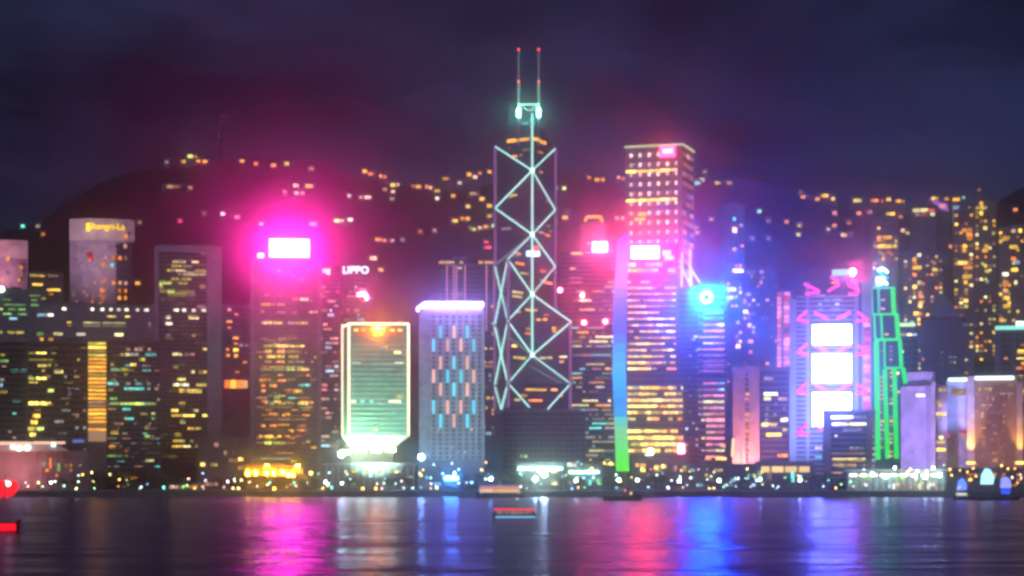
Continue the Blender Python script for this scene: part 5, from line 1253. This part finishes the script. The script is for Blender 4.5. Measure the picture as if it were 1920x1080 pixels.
b = boat('sail_junk', 'junk with red-lit sails and a red hull strip cut by the frame edge', 'boat', -20, 996)
b.vf('hull', hull_vf(b.x(40) - b.x(-80), 4.2, 1.9, 1.2), wood_m); rs_ = glow('sail_red', (1, .015, .03), 1.5)  # red light on the sails is put into the cloth as emission
b.boxes('hull_light', [(b.x(-70), b.x(30), -2.35, -2.15, .15, 1.95)], glow('hull_red', (1, .01, .03), 1.3))
b.vf('mast', tube_vf([((b.x(10), 0, 1.5), (b.x(10), 0, b.z(888)))], .12), wood_m); b.vf('mast', tube_vf([((b.x(-40), 0, 1.5), (b.x(-40), 0, b.z(860)))], .12), wood_m)
for nm, pts in (('sail', [(-62, 938), (-4, 936), (8, 930), (8, 903), (-10, 896), (-40, 884)]), ('sail', [(10, 935), (26, 928), (36, 914), (32, 903), (14, 898)])):
    v = [(b.x(p), -.55 - .3 * math.sin(i), b.z(q)) for i, (p, q) in enumerate(pts)]; n = len(v); v += [(x, y + .12, z) for x, y, z in v]
    b.vf(nm, (v, [tuple(range(n)), tuple(range(n, 2 * n))[::-1]] + [(i, n + i, n + (i + 1) % n, (i + 1) % n) for i in range(n)]), rs_)
link('deck_lamp', ball(glow('deck_lamp_w', (1, .9, .85), 14), .55), b.root, (b.x(16), -1.2, b.z(907)))

b = boat('work_barge', 'dark work barge lying off the quay before the rainbow-edged tower', 'barge', 1168, 938.5)
b.vf('hull', hull_vf(b.x(1206) - b.x(1129), 7, 2.4), hull_m); b.boxes('wheelhouse', [(b.x(1186), b.x(1198), -2, 2, 2.2, 5.0)], dark_steel); b.boxes('wheelhouse_roof', [(b.x(1184), b.x(1200), -2.3, 2.3, 5.0, 5.3)], steel)
b.vf('derrick', tube_vf([((b.x(1170), 0, 2), (b.x(1170), 0, 8)), ((b.x(1170), 0, 7.5), (b.x(1145), 0, 9.5))], .2), dark_steel); link('side_lamp', ball(glow('lamp_side_red', (1, .08, .1), 4), .5), b.root, (b.x(1172), -2, b.z(920))); link('side_lamp', ball(glow('lamp_side_amber', (1, .6, .2), 4), .5), b.root, (b.x(1183), -2, b.z(925)))

b = boat('moored_ferry', 'ferry with red upper deck and gold windows moored before the cross-braced tower', 'ferry', 937, 933)
b.vf('hull', hull_vf(b.x(984) - b.x(892), 8, 2.6), wall('ferry_green', (.05, .12, .08), .5)); b.boxes('lower_deck', [(b.x(899), b.x(976), -3.2, 3.2, 2.2, 5.2)], white_p); b.boxes('upper_deck', [(b.x(899), b.x(974), -3.0, 3.0, 5.22, 7.6)], white_p); b.boxes('roof', [(b.x(896), b.x(977), -3.4, 3.4, 7.62, 7.9)], wall('ferry_green', (.05, .12, .08), .5))
for i in range(9): b.win(900 + i * 8.3, 906.8 + i * 8.3, 920.2, 4.6, glow('ferry_gold', (1, .62, .16), 1.5, var=.3), -3.3)
b.boxes('deck_light', [(b.x(900), b.x(973), -3.25, -3.05, b.z(916.5), b.z(912.5))], glow('ferry_red', (1, .22, .12), 1.0)); b.vf('funnel', tube_vf([((0, 0, 7.9), (0, 0, 10.4))], .9, 10), steel)

def junk(label, px, ywl, sails, hl):
    b = boat('sail_boat', label, 'boat', px, ywl); b.vf('hull', hull_vf(hl, 4.4, 1.6, 1.1), hull_m)
    for pts, m in sails:
        v = [(b.x(p), -.25 - .12 * (i % 2), b.z(q)) for i, (p, q) in enumerate(pts)]; n = len(v); v += [(x, y + .2, z) for x, y, z in v]
        s_ = b.vf('sail', (v, [tuple(range(n)), tuple(range(n, 2 * n))[::-1]] + [(i, n + i, n + (i + 1) % n, (i + 1) % n) for i in range(n)]), m)
        xs = [q[0] for q in v[:n]]; zs_ = [q[2] for q in v[:n]]
        for k in range(1, 4): z = min(zs_) + (max(zs_) - min(zs_)) * k / 4.5; b.vf('batten', tube_vf([((min(xs) + .3, -.5, z), (max(xs) - .3, -.5, z + .25))], .07, 4), wood_m, s_)
    mx_ = sum(b.x(p) for p, q in sails[0][0]) / len(sails[0][0]); b.vf('mast', tube_vf([((mx_, .1, 1.2), (mx_, .1, b.z(min(q for p, q in sails[0][0])) + .8))], .1), wood_m)
    b.boxes('cabin', [(-hl * .28, -hl * .05, -1.2, 1.2, 1.5, 2.6)], wood_m); return b
sb = glow('sail_blue', (.10, .22, 1), 2.2); sw = glow('sail_glow_ice', (.42, .85, 1), 2.0); sv = glow('sail_glow_violet', (.28, .30, 1), 1.8); swl = glow('sail_glow_foot', (.75, .75, 1), 2.2)  # sail lighting is put into the cloth as emission
b = junk('sailing junk with a blue-lit sail and white foot before the hotel', 1804, 937, [([(1794, 920), (1813, 918), (1812, 905), (1805, 896), (1796, 902)], sb), ([(1795, 918), (1811, 914), (1811, 910), (1797, 913)], swl)], 10)
b.boxes('deck_light', [(-3.2, 2.6, -2.3, -2.1, b.z(929), b.z(924))], glow('deck_pale', (.9, .95, .75), 1.0))
junk('sailing junk with a tall sail lit ice-white before the hotel', 1850, 938, [([(1838, 908), (1862, 908), (1865, 895), (1857, 880), (1847, 878), (1840, 890)], sw)], 19)
b = junk('sailing junk with a violet-blue-lit sail and blue hull light', 1886, 938, [([(1875, 915), (1895, 915), (1895, 900), (1887, 894), (1877, 896)], sv)], 15)
b.boxes('hull_light', [(b.x(1877), b.x(1894), -2.4, -2.2, b.z(926), b.z(917))], glow('hull_blue', (.02, .10, 1), 1.5))

# ------------------------------------------------------------------ haze
hz = bpy.data.materials.new('haze_air'); hz.use_nodes = True; nt = hz.node_tree; nt.nodes.clear()
pv_ = N(nt, 'ShaderNodeVolumePrincipled'); oo = N(nt, 'ShaderNodeOutputMaterial'); nt.links.new(pv_.outputs[0], oo.inputs['Volume'])
pv_.inputs['Color'].default_value = (.88, .88, .92, 1); pv_.inputs['Density'].default_value = 3.0e-4; pv_.inputs['Anisotropy'].default_value = .978
hz.cycles.homogeneous_volume = True
try: hz.cycles.volume_sampling = 'EQUIANGULAR'
except Exception: pass
o = link('haze', new_mesh('haze', *box_vf([(-3650, 3650, -260, 4400, -3.0, 480)]), hz)); o['kind'] = 'stuff'; o['label'] = 'thin night haze over the harbour and city'; o['category'] = 'haze'
